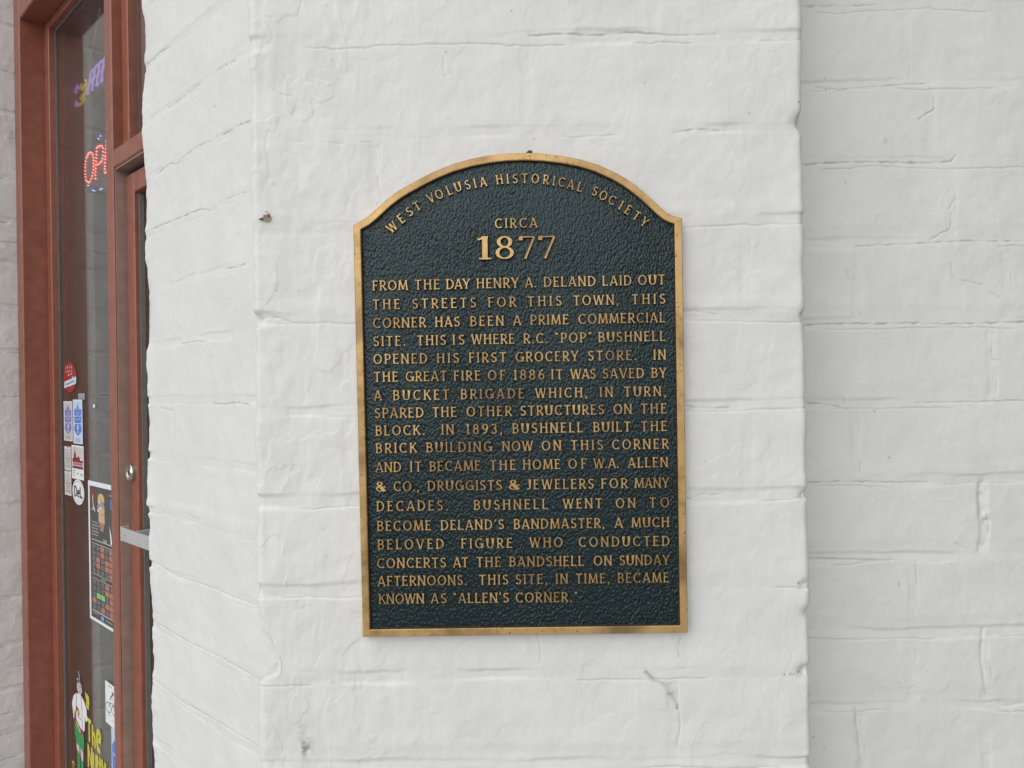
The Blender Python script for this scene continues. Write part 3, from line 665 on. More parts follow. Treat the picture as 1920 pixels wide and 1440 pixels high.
def raised(mb, glyph, fn, thick=.155, thin=.09, flare=.8, base=0.0, top=.0025, k0=0):
    """raised cast letter: fn(u, v, height) gives the point"""
    for si, (kind, pts) in enumerate(GL[glyph][1]):
        rb, closed = ribbon(kind, pts, thick, thin, flare); hh = top - .00005 * (si + k0 % 3)
        vs = []
        for (p, nrm, hw) in rb:
            wt, wb = hw * .90, hw * 1.2 + .014
            for s_, h_ in ((wb, base), (wt, hh), (-wt, hh), (-wb, base)): vs.append(fn(p[0] + nrm[0] * s_, p[1] + nrm[1] * s_, h_))
        n = len(rb); fs = []; ms = []
        for i in range(n - 1):
            for j in range(3): fs.append((i * 4 + j, (i + 1) * 4 + j, (i + 1) * 4 + j + 1, i * 4 + j + 1)); ms.append(0 if j == 1 else 1)
        if not closed: fs += [(0, 1, 2, 3), tuple((n - 1) * 4 + j for j in (3, 2, 1, 0))]; ms += [1, 1]
        mb.add(vs, fs, ms)
def flat_glyph(mb, glyph, fn, thick=.16, thin=.12, mi=0):
    for si, (kind, pts) in enumerate(GL[glyph][1]):
        rb, closed = ribbon(kind, pts, thick, thin, 0); vs = []
        for (p, nrm, hw) in rb:
            vs += [fn(p[0] + nrm[0] * hw, p[1] + nrm[1] * hw, si), fn(p[0] - nrm[0] * hw, p[1] - nrm[1] * hw, si)]
        mb.add(vs, [(2 * i, 2 * i + 1, 2 * i + 3, 2 * i + 2) for i in range(len(rb) - 1)], mi)

# ================================================================== PLAQUE
YT = YF - .0108
PP = lambda px, py: (lambda v: (v.x, v.z))(on_y(px, py, YT))
plq = empty('bronze_plaque', (PP(985, 1190)[0], YF, PP(985, 1190)[1]), 'dark green historical plaque with arched top and raised bronze border and lettering on white brick', 'plaque')
top = [(685, 409), (696, 400), (709, 388), (725, 373.5), (743, 360), (760, 349.5), (777.5, 340), (795, 330.5), (812, 322), (846, 308), (880.6, 298), (915, 291.3), (949, 287.3), (984, 286), (1018, 287.3), (1052.5, 291.5), (1087, 298), (1121, 308), (1155.6, 324), (1173, 334), (1190, 345.5), (1204, 357), (1217.5, 368.6), (1230, 380), (1241.6, 391), (1250, 398), (1259, 403)]
outl = [(662, 422)] + top + [(1279, 409)] + [(1279 + 11 * t, 409 + 778 * t) for t in (.15, .35, .6, .85)] + [(1290, 1187)] + [(1290 - 610 * t, 1187 + 8 * t) for t in (.25, .5, .75)] + [(680, 1195)] + [(680 - 18 * t, 1195 - 773 * t) for t in (.15, .4, .65, .85)]
ow = [Vector(PP(*p)) for p in outl]
def inset(poly, d):
    n = len(poly); out = []
    for i in range(n):
        a, b, c = poly[i - 1], poly[i], poly[(i + 1) % n]
        e1 = (b - a).normalized(); e2 = (c - b).normalized()
        n1 = Vector((e1.y, -e1.x)); n2 = Vector((e2.y, -e2.x)); bis = (n1 + n2)
        out.append(b + bis * (d / max(.35, 1 + n1.dot(n2))))
    return out
bw = 14.2 * YT / F
prof = [(0, YF + .004), (0, YF - .0100), (.0007, YT), (bw - .0007, YT), (bw, YT + .0006), (bw + .0009, YF - .0070)]
vs = []; fs = []; n = len(ow)
for (dd, y) in prof: vs += [(p.x, y, p.y) for p in inset(ow, dd)]
for a_ in range(len(prof) - 1): fs += [(a_ * n + i, (a_ + 1) * n + i, (a_ + 1) * n + (i + 1) % n, a_ * n + (i + 1) % n) for i in range(n)]
bo = obj('border', vs, fs, M['bronze'], plq); bo.data.materials.append(M['patina'])
for p in bo.data.polygons: p.material_index = 1 if p.index >= 4 * n else 0
fi = inset(ow, bw + .0004)
obj('panel', [(p.x, YF - .0073, p.y) for p in fi], [tuple(range(n))], M['field'], plq)
YB = YF - .0071
def word(mb, txt, p0, p1, cap, thick=.145, thin=.082, top=.0027, flare=1.2):
    a = Vector(p0); b = Vector(p1); L = (b - a).length; ex = (b - a) / L; ey = Vector((-ex.y, ex.x))
    nat = [GL[c][0] * cap for c in txt]
    gaps = len(txt) - 1
    tr_ = (L - sum(nat)) / gaps if gaps else 0; sx = 1.0
    lo = .07 * cap
    if gaps and tr_ < lo: sx = (L - lo * gaps) / sum(nat); tr_ = lo
    if not gaps: sx = L / sum(nat)
    x = 0
    for i, c in enumerate(txt):
        o_ = a + ex * x
        def fn(u, v, h, o_=o_):
            p = o_ + ex * (u * cap * sx) + ey * (v * cap); return Vector((p.x, YB - h, p.y))
        raised(mb, c, fn, thick, thin, flare, top=top, k0=i)
        x += nat[i] * sx + tr_
LINES = [
 (544.5, 533, "FROM 698.5 764 THE 778 824 DAY 837 881 HENRY 894 972.5 A. 985 1006 DELAND 1020 1117 LAID 1130 1184.5 OUT 1197 1247"),
 (580, 569, "THE 699 749.5 STREETS 773 892.5 FOR 915.5 967.5 THIS 989.5 1053 TOWN, 1075.5 1160.5 THIS 1185.5 1248"),
 (615, 604, "CORNER 699.5 798 HAS 816 862 BEEN 882 944.5 A 962.5 977.5 PRIME 995 1066 COMMERCIAL 1085 1247.5"),
 (649, 639, "SITE. 700 760 THIS 782 836 IS 849 871 WHERE 884 965 R.C. 982 1027 “POP” 1041 1109.5 BUSHNELL 1122.5 1248"),
 (682.5, 674, "OPENED 700 801 HIS 819.5 860.5 FIRST 879.5 949 GROCERY 967 1084.5 STORE. 1103 1194 IN 1226 1249"),
 (716, 708, "THE 701 746 GREAT 760.5 837.5 FIRE 851 901 OF 915 947.5 1886 963 1021 IT 1034 1055 WAS 1070 1117.5 SAVED 1130.5 1208 BY 1222 1250"),
 (751, 742.5, "A 701 715.5 BUCKET 737 842 BRIGADE 864 983 WHICH, 1004 1102 IN 1125 1149.5 TURN, 1171 1250"),
 (784, 775, "SPARED 702.5 794 THE 811 856 OTHER 875 959.5 STRUCTURES 976 1133 ON 1151 1185 THE 1202.5 1250.5"),
 (817, 808, "BLOCK. 704 796 IN 828 851 1893, 874 942 BUSHNELL 961 1093 BUILT 1113 1182.5 THE 1202.5 1251"),
 (850, 841.5, "BRICK 704.5 781 BUILDING 799.5 922.5 NOW 942 999 ON 1016 1052.5 THIS 1071 1131 CORNER 1148 1254"),
 (885.7, 876, "AND 704 752 IT 769 790 BECAME 805.5 901 THE 919 967 HOME 981 1051 OF 1066 1100 W.A. 1113.6 1161 ALLEN 1178 1253"),
 (922, 914.5, "& 704.7 723.6 CO., 738 786 DRUGGISTS 802 941 & 954.5 975 JEWELERS 988 1113.6 FOR 1128 1177 MANY 1190.5 1255"),
 (959, 951.5, "DECADES. 706 840 BUSHNELL 888.5 1027 WENT 1056 1129 ON 1155 1192 TO 1218.6 1255"),
 (996, 988.5, "BECOME 707 808 DELAND'S 826.5 945 BANDMASTER, 963.6 1134 A 1153 1168 MUCH 1185 1255"),
 (1031, 1024, "BELOVED 708 832 FIGURE 865 960.6 WHO 993.4 1055 CONDUCTED 1085.5 1256"),
 (1066, 1059.5, "CONCERTS 707 836 AT 850 877.7 THE 893.6 939 BANDSHELL 955.5 1095 ON 1113.6 1147.5 SUNDAY 1162 1256"),
 (1099.6, 1092.5, "AFTERNOONS. 708 875 THIS 898.6 953 SITE, 967 1027 IN 1042.5 1065 TIME, 1080 1144 BECAME 1158.6 1255"),
 (1133, 1127.5, "KNOWN 710 795 AS 808 837 “ALLEN'S 849.6 954 CORNER.” 967 1083")]
kpx = YT / F
for (yl, yr, tx) in LINES:
    mb = MB(); tk = tx.split(); bl = lambda x: yl + (yr - yl) * (x - 702) / (1246 - 702)
    for i in range(0, len(tk), 3):
        x0, x1 = float(tk[i + 1]), float(tk[i + 2]); word(mb, tk[i], PP(x0, bl(x0)), PP(x1, bl(x1)), 18.6 * kpx)
    o = mb.build('raised_text', BZ, plq)
mb = MB(); word(mb, 'CIRCA', PP(928, 427.5), PP(1007.5, 426.0), 18.2 * kpx); mb.build('raised_text', BZ, plq)
mb = MB()
for c, x0, x1 in (('1', 893, 921), ('8', 929, 964), ('7', 974.5, 1004), ('7', 1011, 1042)):
    word(mb, c, PP(x0, 486.5 - (x0 - 893) * .018), PP(x1, 486.5 - (x1 - 893) * .018), 43.5 * kpx, .135, .055, .0032, .25)
mb.build('raised_date', BZ, plq)
mb = MB()
arc = [('W', 275, 510), ('E', 325, 463), ('S', 370, 425), ('T', 412, 395), ('V', 487, 350), ('O', 532, 330), ('L', 588, 308), ('U', 635, 290), ('S', 688, 278), ('I', 728, 271), ('A', 773, 263),
       ('H', 862, 249), ('I', 907, 246), ('S', 948, 245), ('T', 1000, 243), ('O', 1058, 245), ('R', 1117, 250), ('I', 1160, 257), ('C', 1203, 264), ('A', 1253, 276), ('L', 1303, 290),
       ('S', 1385, 313), ('O', 1430, 337), ('C', 1478, 362), ('I', 1527, 390), ('E', 1567, 415), ('T', 1612, 447), ('Y', 1655, 482)]
for i, (c, x, y) in enumerate(arc):
    ang = -math.asin(max(-1, min(1, (x - 975) / 1110))) + math.radians(.85)
    p = PP(640 + x / 2.909, 250 + y / 2.909); cap = 17.6 * kpx; wdt = GL[c][0]
    ex = Vector((math.cos(ang), math.sin(ang))); ey = Vector((-ex.y, ex.x)); sx = .92
    def fn(u, v, h):
        q = Vector(p) + ex * ((u - wdt / 2) * cap * sx) + ey * ((v - .5) * cap); return Vector((q.x, YB - h, q.y))
    raised(mb, c, fn, .145, .085, 1.15, top=.0027, k0=i)
mb.build('raised_heading', BZ, plq)

# crumb of old mortar on the plaque's top edge, and a chip in the paint on the left
rr = random.Random(5); mb = MB()
cx, cz = PP(993, 284); 
for (ox, oz, r) in ((-.0018, -.0002, .0014), (-.0003, .0006, .0018), (.0012, .0008, .0016), (.0020, -.0006, .0011)):
    ball(mb, (cx + ox, YF - .005, cz + oz), r, 0, 7, 5, (1, 1.8, 1.1))
for v in mb.v: v += Vector((rr.uniform(-.0003, .0003), 0, rr.uniform(-.0003, .0003)))
tag(mb.build('debris_clump', plain('brown_grit', (.10, .085, .065), .9, noise=.3, scale=900)), 'tiny dark brown clump of grit sitting on top of the plaque arch', 'debris')
mchip = plain('bare_brick_chip', (.42, .33, .22), .9, noise=.35, scale=700); mchipd = plain('dark_chip_pieces', (.13, .115, .10), .9, noise=.3, scale=900)  # tan chip and the darker pieces lying on it
mb = MB()
def blob(px, py, pts, y, lift, mi):
    c = on_y(px, py, YF - y); vs = [on_y(x, yy, YF - y) for x, yy in pts]; c = on_y(px, py, YF - y - lift)
    mb.add([c] + vs, [(0, i + 1, (i + 1) % len(vs) + 1) for i in range(len(vs))], mi)
blob(499, 407, [(484, 411), (490, 408), (494, 404), (497, 402), (503, 402), (506, 404), (508, 409), (507, 414), (500, 416), (492, 414)], .0022, .0012, 0)
blob(490, 411, [(484, 411), (490, 408.5), (494, 409), (492, 412.5)], .0032, .0006, 1)
blob(496, 405, [(493, 402), (496, 403), (499, 408), (497, 408)], .0036, .0004, 1)
blob(504, 405, [(499, 403), (505, 401), (507, 400), (505, 406), (501, 406)], .0036, .0004, 1)
blob(501, 397, [(496, 397), (499, 396), (504, 399), (500, 398)], .0026, .0003, 1)
mb.build('paint_chip', [mchip, mchipd], pil)

# ================================================================== WINDOW DECALS
DS = DG - .0006
class Dec:
    """flat print on the glass; u right, v up, 0..1 over the rectangle given by photo pixels"""
    def __init__(s, x0, y0, x1, y1, d=DS):
        q0, zt_ = on_d(x0, y0, d); _, zb_ = on_d(x0, y1, d); q1, _ = on_d(x1, (y0 + y1) / 2, d)
        s.q0, s.q1, s.z0, s.z1, s.d = q0, q1, zb_, zt_, d; s.mb = MB(); s.mats = []; s.k = 0
    def P(s, u, v, lay): return QD(s.q0 + (s.q1 - s.q0) * u, s.d - .00002 * lay, s.z0 + (s.z1 - s.z0) * v)
    def mi(s, m):
        if m not in s.mats: s.mats.append(m)
        return s.mats.index(m)
    def poly(s, pts, m): s.k += 1; s.mb.add([s.P(u, v, s.k) for u, v in pts], [tuple(range(len(pts)))], s.mi(m))
    def rect(s, u0, v0, u1, v1, m): s.poly([(u0, v0), (u1, v0), (u1, v1), (u0, v1)], m)
    def ell(s, cu, cv, ru, rv, m, n=24): s.poly([(cu + ru * math.cos(2 * math.pi * k / n), cv + rv * math.sin(2 * math.pi * k / n)) for k in range(n)], m)
    def line(s, pts, w, m):
        s.k += 1; asp = abs((s.q1 - s.q0) / (s.z1 - s.z0)); vs = []
        for i, p in enumerate(pts):
            a = pts[max(i - 1, 0)]; b = pts[min(i + 1, len(pts) - 1)]; dx, dy = (b[0] - a[0]) * asp, b[1] - a[1]; l = math.hypot(dx, dy) or 1
            nx, ny = -dy / l * w / 2 / asp, dx / l * w / 2
            vs += [s.P(p[0] + nx, p[1] + ny, s.k), s.P(p[0] - nx, p[1] - ny, s.k)]
        s.mb.add(vs, [(2 * i, 2 * i + 1, 2 * i + 3, 2 * i + 2) for i in range(len(pts) - 1)], s.mi(m))
    def text(s, t, u, v, h, m, wid=1.0, trk=.1, thick=.17, thin=.13):
        asp = abs((s.q1 - s.q0) / (s.z1 - s.z0)); s.k += 1
        for c in t:
            if c == ' ': u += .35 * h / asp * wid; continue
            k0 = s.k
            flat_glyph(s.mb, c, lambda a, b, si: s.P(u + a * h / asp * wid, v + b * h, k0 + si * .3), thick, thin, s.mi(m)); u += (GL[c][0] + trk) * h / asp * wid
        s.k += 2
    def done(s, name, label, cat, group=None): return tag(s.mb.build(name, s.mats), label, cat, group)
ink = lambda n, c: plain(n, c, .5)
WH = ink('white_print', (.82, .83, .84)); BK = ink('black_print', (.02, .02, .022)); RD = ink('red_print', (.36, .03, .026)); BL = ink('blue_print', (.10, .22, .62)); LB = ink('pale_blue_print', (.55, .68, .78))
MR = ink('maroon_print', (.22, .025, .035)); PK = ink('pink_print', (.60, .36, .34)); GY = ink('grey_print', (.30, .31, .32)); OR = ink('orange_print', (.46, .20, .13)); GN = ink('green_print', (.04, .30, .10)); LG_ = ink('light_green_print', (.25, .58, .20))
YE = ink('yellow_print', (.62, .55, .06)); TN = ink('tan_print', (.62, .42, .28)); SK = ink('pale_print', (.60, .55, .52)); PU = ink('violet_print', (.22, .22, .55)); CH = ink('charcoal_print', (.085, .08, .078)); MG = ink('mid_blue_print', (.16, .36, .75)); DG_ = ink('dark_grey_print', (.12, .12, .125))
# red oval
D = Dec(118, 681, 144, 736); D.ell(.5, .5, .48, .5, RD)
D.poly([(.08, .16), (.95, .30), (.95, .52), (.08, .34)], LB); D.line([(.05, .16), (.92, .29)], .025, WH); D.line([(.12, .36), (.88, .48)], .02, WH)
for v in (.66, .80): 
    for u in (.22, .36, .50, .64): D.text('8', u, v, .085, WH, .62, thick=.3, thin=.25)
for p in ((.42, .58), (.62, .60), (.72, .50), (.30, .22), (.55, .22)): D.ell(p[0], p[1], .05, .02, WH, 8)
D.line([(.2, .26), (.5, .31), (.8, .38)], .03, BL)
D.done('sticker', 'red oval sticker with white lettering and a pale blue banner, high on the glass', 'sticker')
# pair of blue stickers
for (x0, y0, x1, y1, c1, c2, lab) in ((119, 752, 136.2, 826, PU, LB, 'narrow pale sticker with a violet-blue emblem, beside the far window jamb'), (136.4, 748.5, 155, 831.5, BL, LB, 'pale sticker with a bright blue emblem, beside the violet-blue one')):
    D = Dec(x0, y0, x1, y1); D.rect(0, 0, 1, 1, BL if c1 is BL else GY); D.rect(.03, .012, .97, .988, WH); D.rect(.08, .03, .92, .965, LB if c1 is BL else SK)
    D.poly([(.42, .93), (.58, .93), (.66, .78), (.34, .78)], LB); D.poly([(.5, .92), (.70, .76), (.30, .76)], MG if c1 is BL else PU)
    D.rect(.14, .50, .88, .76, c1); D.poly([(.14, .76), (.22, .80), (.30, .76)], c1); D.poly([(.70, .76), (.80, .79), (.88, .76)], c1); D.rect(.20, .46, .82, .50, c1)
    D.line([(.14, .63), (.35, .61), (.5, .64), (.68, .61), (.88, .64)], .018, LB); D.line([(.3, .70), (.5, .68), (.7, .71)], .012, LB); D.line([(.25, .56), (.5, .54), (.78, .57)], .012, LB)
    D.poly([(.18, .28), (.5, .18), (.84, .28), (.88, .33), (.80, .45), (.22, .45), (.12, .33)], c1); D.rect(.34, .30, .68, .43, PU if c1 is PU else BL); D.line([(.2, .455), (.82, .455)], .014, WH)
    D.rect(.46, .32, .56, .42, WH); D.poly([(.5, .24), (.60, .28), (.42, .28)], WH)
    for k in range(4): D.line([(.25, .12 - k * .022), (.75, .12 - k * .022)], .008, GY)
    D.done('sticker', lab, 'sticker')
D = Dec(146.5, 737.5, 159, 749.5); D.rect(0, 0, 1, 1, ink('old_tape', (.32, .32, .30))); D.rect(.05, .1, .95, .45, GY); D.done('tape_piece', 'small square of grey tape above the bright blue sticker', 'tape')
# two emblem stickers
for (x0, y0, x1, y1, lab) in ((120.5, 836, 133.2, 880.5, 'narrow white sticker with grey emblem, directly above its twin'), (121, 881.5, 134, 927, 'narrow white sticker with grey emblem, directly below its twin')):
    D = Dec(x0, y0, x1, y1); D.rect(0, 0, 1, 1, GY); D.rect(.04, .02, .96, .98, WH); D.line([(.1, .875), (.92, .875)], .03, GY); D.line([(.3, .945), (.75, .945)], .03, GY)
    D.rect(.10, .06, .92, .84, LB if False else SK)
    D.line([(.5, .70), (.5, .56)], .04, DG_); D.poly([(.22, .50), (.35, .55), (.44, .47), (.36, .44)], DG_); D.poly([(.62, .47), (.72, .54), (.84, .51), (.66, .43)], DG_); D.line([(.35, .40), (.5, .33), (.68, .42)], .04, GY); D.line([(.4, .28), (.62, .36)], .03, GY)
    D.poly([(.30, .12), (.34, .24), (.46, .18)], BK); D.poly([(.58, .18), (.70, .24), (.72, .12)], BK); D.poly([(.5, .24), (.6, .12), (.4, .12)], WH)
    D.done('sticker', lab, 'sticker', 'twin emblem stickers')
# maroon skyline sticker
D = Dec(134, 834, 157, 896); D.rect(0, 0, 1, 1, WH); D.rect(.06, .40, .94, .95, SK)
D.poly([(.06, .60), (.18, .62), (.20, .72), (.28, .88), (.36, .72), (.38, .64), (.48, .64), (.56, .70), (.66, .64), (.72, .60), (.94, .60), (.94, .50), (.06, .50)], MR); D.line([(.28, .97), (.28, .82)], .02, BK); D.poly([(.21, .68), (.28, .85), (.35, .68)], BK)
D.rect(.70, .57, .92, .61, WH); D.rect(.06, .40, .94, .50, PK); D.line([(.1, .46), (.9, .46)], .02, MR); D.line([(.15, .43), (.85, .43)], .012, MR); D.rect(.06, .31, .94, .39, MR)
for (u, v, w_) in ((.1, .24, .2), (.12, .17, .14), (.42, .17, .2), (.74, .17, .16), (.14, .1, .12), (.74, .13, .14)): D.line([(u, v), (u + w_, v)], .03, GY)
D.done('sticker', 'white sticker with maroon skyline and church spire above the black-lettered oval', 'sticker')
# DeL oval
D = Dec(135.5, 896.5, 158, 943); D.ell(.5, .5, .5, .5, WH, 32); D.ell(.5, .5, .43, .43, GY, 32); D.ell(.5, .5, .405, .41, WH, 32)
D.text('D', .17, .30, .42, BK, 1.1, thick=.24, thin=.16); D.text('e', .42, .30, .42, BK, 1.4, thick=.20, thin=.16); D.text('L', .63, .30, .42, BK, 1.3, thick=.22, thin=.2); D.line([(.38, .20), (.66, .20)], .016, GY)
D.done('sticker', 'white oval sticker with the black letters DeL beside the poster', 'sticker')
# tape specks
D = Dec(173.5, 757, 178.5, 765); D.poly([(.1, .2), (.6, 0), (1, .3), (.7, 1), (.2, .8)], WH); D.done('paint_speck', 'tiny white speck on the glass right of the blue stickers', 'speck')
# poster
D = Dec(165, 900, 221, 1156); D.rect(0, 0, 1, 1, WH); D.rect(.055, .022, 1.2, .965, CH)
D.poly([(.10, .90), (.16, .94), (.24, .90), (.22, .86), (.14, .86)], RD); D.line([(.17, .90), (.16, .87), (.19, .83), (.17, .80)], .016, SK); D.line([(.19, .83), (.25, .79)], .012, SK); D.poly([(.12, .79), (.18, .82), (.26, .78), (.18, .80)], SK)
D.ell(.46, .88, .12, .045, TN, 14); D.ell(.47, .90, .06, .02, YE, 12); D.ell(.46, .82, .13, .05, GY, 14); D.ell(.47, .80, .11, .035, TN, 14); D.rect(.37, .72, .58, .78, TN); D.poly([(.38, .72), (.57, .72), (.54, .66), (.42, .66)], ink('brown_print', (.36, .22, .15)))
for p in ((.40, .86), (.54, .86), (.44, .82), (.51, .78), (.36, .80), (.58, .76)): D.ell(p[0], p[1], .025, .010, WH if p[0] < .45 else OR, 8)
D.rect(.78, .83, .98, .90, BL); D.rect(.86, .815, 1.0, .885, WH); D.line([(.9, .85), (.97, .85)], .014, BL); D.line([(.74, .925), (1.0, .925)], .010, GY)
for k in range(5): D.line([(.13, .71 - .022 * k), (.13 + .22 + .03 * (k % 2), .71 - .022 * k)], .010, GY)
D.poly([(.74, .72), (.80, .66), (.82, .60), (.78, .58), (.76, .66)], WH); D.line([(.92, .80), (.92, .74)], .014, SK); D.line([(.9, .70), (.92, .62)], .010, SK); D.line([(.52, .60), (.66, .60)], .02, GY)
D.line([(.12, .585), (1.1, .585)], .006, SK)
cal = ["..o.o.o", "..oo.oo", ".o.oo.o", ".o.oo.o", "...oo.o"]
def calendar(v1, v0, rows, top_):
    nr = len(rows); kk = D.k
    for r, rw_ in enumerate(rows):
        for c_, ch in enumerate(rw_):
            u0 = .12 + c_ * .150; v = v1 - (r + 1) * (v1 - v0) / nr; hh = (v1 - v0) / nr
            if ch in 'og': D.rect(u0 + .006, v + .003, u0 + .144, v + hh - .003, OR if ch == 'o' else LG_); D.k = kk
            else:
                for t in range(3): D.line([(u0 + .03, v + hh * (.25 + .25 * t)), (u0 + .03 + .07 + .02 * ((r + c_ + t) % 3), v + hh * (.25 + .25 * t))], .005, GY); D.k = kk
    D.line([(.12, v1 + .004), (1.16, v1 + .004)], .004, SK); D.line([(.12, v0 - .004), (1.16, v0 - .004)], .004, SK)
calendar(.555, .345, ["..o.o.o", ".ro.o.o", ".o.oo..", ".o.oo.o", "....o.o"], 0)
calendar(.305, .085, ["...o..g", "...oo.o", ".gg.o.o", "o..oo.o", "..o.o.o"], 0)
D.line([(.45, .325), (.6, .325)], .010, GY); D.line([(.14, .062), (.34, .062)], .008, GY); D.rect(.42, .035, .52, .065, MG); D.line([(.58, .05), (.8, .05)], .010, GY); D.line([(.12, .075), (1.1, .075)], .004, SK)
D.done('poster', 'black calendar poster with white border and rows of orange squares behind the door mullion', 'poster')
# figure in green shorts
D = Dec(132, 1247, 170, 1448)
D.line([(.42, 1.0), (.47, .95), (.47, .92)], .012, LB); D.poly([(.30, .915), (.36, .935), (.52, .925), (.60, .90), (.52, .885), (.34, .89)], DG_); D.line([(.33, .925), (.42, .93)], .008, LB)
D.ell(.46, .855, .13, .05, SK, 18); D.poly([(.36, .88), (.56, .88), (.60, .84), (.56, .87), (.40, .875)], DG_); D.rect(.40, .775, .54, .82, SK); D.line([(.40, .845), (.44, .846)], .006, BK); D.line([(.49, .845), (.53, .846)], .006, BK); D.line([(.42, .825), (.51, .826)], .006, MR)
D.poly([(.30, .79), (.40, .80), (.56, .80), (.68, .78), (.80, .72), (.84, .63), (.76, .60), (.72, .66), (.70, .52), (.62, .48), (.30, .52), (.26, .54), (.24, .64), (.16, .56), (.06, .66), (.14, .74)], WH)
D.poly([(.06, .67), (.13, .67), (.20, .53), (.14, .54)], WH); D.line([(.33, .80), (.28, .66), (.26, .52)], .012, MR); D.line([(.55, .80), (.58, .66), (.58, .49)], .012, MR)
D.poly([(.27, .68), (.42, .66), (.52, .58), (.40, .585), (.30, .63)], MR); D.ell(.38, .63, .05, .02, YE, 10); D.ell(.46, .605, .04, .016, WH, 10)
D.poly([(.16, .545), (.26, .56), (.38, .53), (.50, .505), (.66, .50), (.64, .47), (.46, .46), (.24, .50)], RD); D.line([(.26, .535), (.36, .505), (.44, .48), (.48, .455)], .022, YE); D.ell(.36, .50, .04, .018, SK, 10); D.ell(.46, .47, .04, .018, SK, 10)
D.poly([(.18, .52), (.28, .51), (.46, .46), (.66, .47), (.68, .38), (.62, .30), (.44, .325), (.28, .335), (.20, .42)], GN)
D.poly([(.27, .335), (.42, .33), (.44, .27), (.30, .275)], SK); D.poly([(.46, .325), (.62, .31), (.62, .225), (.50, .235)], SK)
D.poly([(.30, .28), (.44, .27), (.46, .05), (.32, .05)], GN); D.poly([(.48, .235), (.62, .225), (.64, .02), (.50, .02)], GN)
D.poly([(.74, .86), (.94, .85), (.98, .83), (.76, .88)], RD); D.poly([(.76, .87), (.94, .855), (.96, .80), (.92, .73), (.80, .74), (.80, .80)], YE); D.line([(.82, .81), (.90, .80), (.85, .775), (.92, .765)], .008, BK)
D.done('window_decal', 'flat decal of a man in white shirt, red braces and green shorts beside yellow lettering', 'decal')
# yellow lettering
D = Dec(163, 1345, 230, 1475)
wl = empty('window_lettering', QD((D.q0 + D.q1) / 2, DS, D.z0), 'yellow lettering reading The Nutty low on the glass', 'lettering')
for t, u, v, h, wd_ in (('T', .00, .68, .32, 1.1), ('h', .145, .67, .30, 1.2), ('e', .275, .67, .44, 1.1), ('N', .01, .31, .33, 1.0), ('u', .165, .30, .44, .85), ('t', .27, .30, .35, 1.0), ('t', .345, .30, .35, 1.0), ('y', .425, .32, .44, .95)):
    D.mb = MB(); D.mats = []; D.text(t, u, v, h, YE, wd_ * .85, .05, .21, .17); o = D.mb.build('letter', D.mats, wl)
D = Dec(134.5, 1424, 140.5, 1449); D.line([(.9, .8), (.6, 1.0), (.2, .85), (.4, .6), (.8, .45), (.8, .15), (.3, .05)], .14, YE); D.done('window_lettering', 'single yellow letter in the lower corner of the glass beside the jamb', 'lettering')
# cyclist sticker
D = Dec(196.8, 1274, 219.5, 1352); D.rect(0, 0, 1, 1, GY); D.rect(.02, .008, 1, .992, WH); D.line([(.25, .92), (.6, .92)], .02, GY)
wheel = lambda cu, cv: [(cu + .22 * math.cos(k * math.pi / 9), cv + .115 * math.sin(k * math.pi / 9)) for k in range(19)]
D.line(wheel(.27, .40), .020, BK); D.line(wheel(.76, .42), .020, BK); D.line([(.27, .40), (.42, .54), (.70, .56), (.50, .38), (.42, .54)], .020, BK); D.line([(.76, .42), (.68, .62)], .018, BK)
D.line([(.40, .60), (.52, .72), (.66, .76)], .03, BK); D.line([(.52, .72), (.62, .64)], .022, BK); D.ell(.66, .80, .07, .035, BK, 12); D.line([(.15, .22), (.5, .24)], .014, GY); D.line([(.55, .16), (.95, .18)], .014, GY)
D.done('sticker', 'white sticker with a black cyclist drawing beside the mullion', 'sticker')
D = Dec(208.5, 1358, 226, 1450); D.rect(0, 0, 1, 1, LB); D.poly([(.06, .60), (.3, .72), (.9, .75), (.9, .12), (.4, .02), (.1, .1)], BL); D.line([(.15, .45), (.8, .4)], .03, LB); D.line([(.2, .28), (.8, .25)], .02, MG)
D.done('sticker', 'pale blue sticker with blue print below the cyclist sticker', 'sticker')

# ================================================================== SIGNS INSIDE THE WINDOW
LR = plain('red_led', (.4, .02, .02), .4, emit=(1.0, .025, .03), es=2.6); LRW = plain('red_led_core', (.8, .3, .3), .4, emit=(1.0, .30, .22), es=2.4); LBL = plain('blue_led', (.1, .1, .5), .4, emit=(.34, .34, 1.0), es=2.6)
dsn = DG + .045
sp = lambda x, y: QD(*(lambda q, z: (q, dsn, z))(*on_d(140 + x / 9, 220 + y / 9, dsn)))
Opts = [(225, 628), (212, 662), (196, 695), (186, 742), (180, 793), (175, 845), (176, 905), (177, 960), (182, 1010), (190, 1062), (212, 1085), (235, 1100), (258, 1085), (280, 1035), (297, 990), (305, 938), (315, 885), (318, 833), (320, 782), (318, 730), (314, 678), (303, 630), (285, 600), (262, 592), (242, 605)]
Ppts = [(372, 520), (370, 575), (368, 628), (366, 687), (362, 745), (358, 808), (355, 865), (353, 920), (350, 972), (350, 1035), (390, 505), (410, 492), (432, 483), (455, 483), (476, 522), (480, 582), (478, 645), (470, 698), (456, 742), (436, 762), (414, 783), (385, 798)]
Epts = [(535, 410), (553, 404), (572, 398), (592, 392), (532, 480), (527, 537), (524, 597), (518, 657), (517, 708), (516, 768), (512, 825), (508, 875), (508, 937), (540, 668), (558, 660), (576, 652), (525, 930), (545, 920), (565, 912), (590, 900)]
Npts = [(640, 340 + 58 * k) for k in range(10)] + [(740, 270 + 58 * k) for k in range(10)] + [(650 + 10 * k, 370 + 46 * k) for k in range(1, 9)]
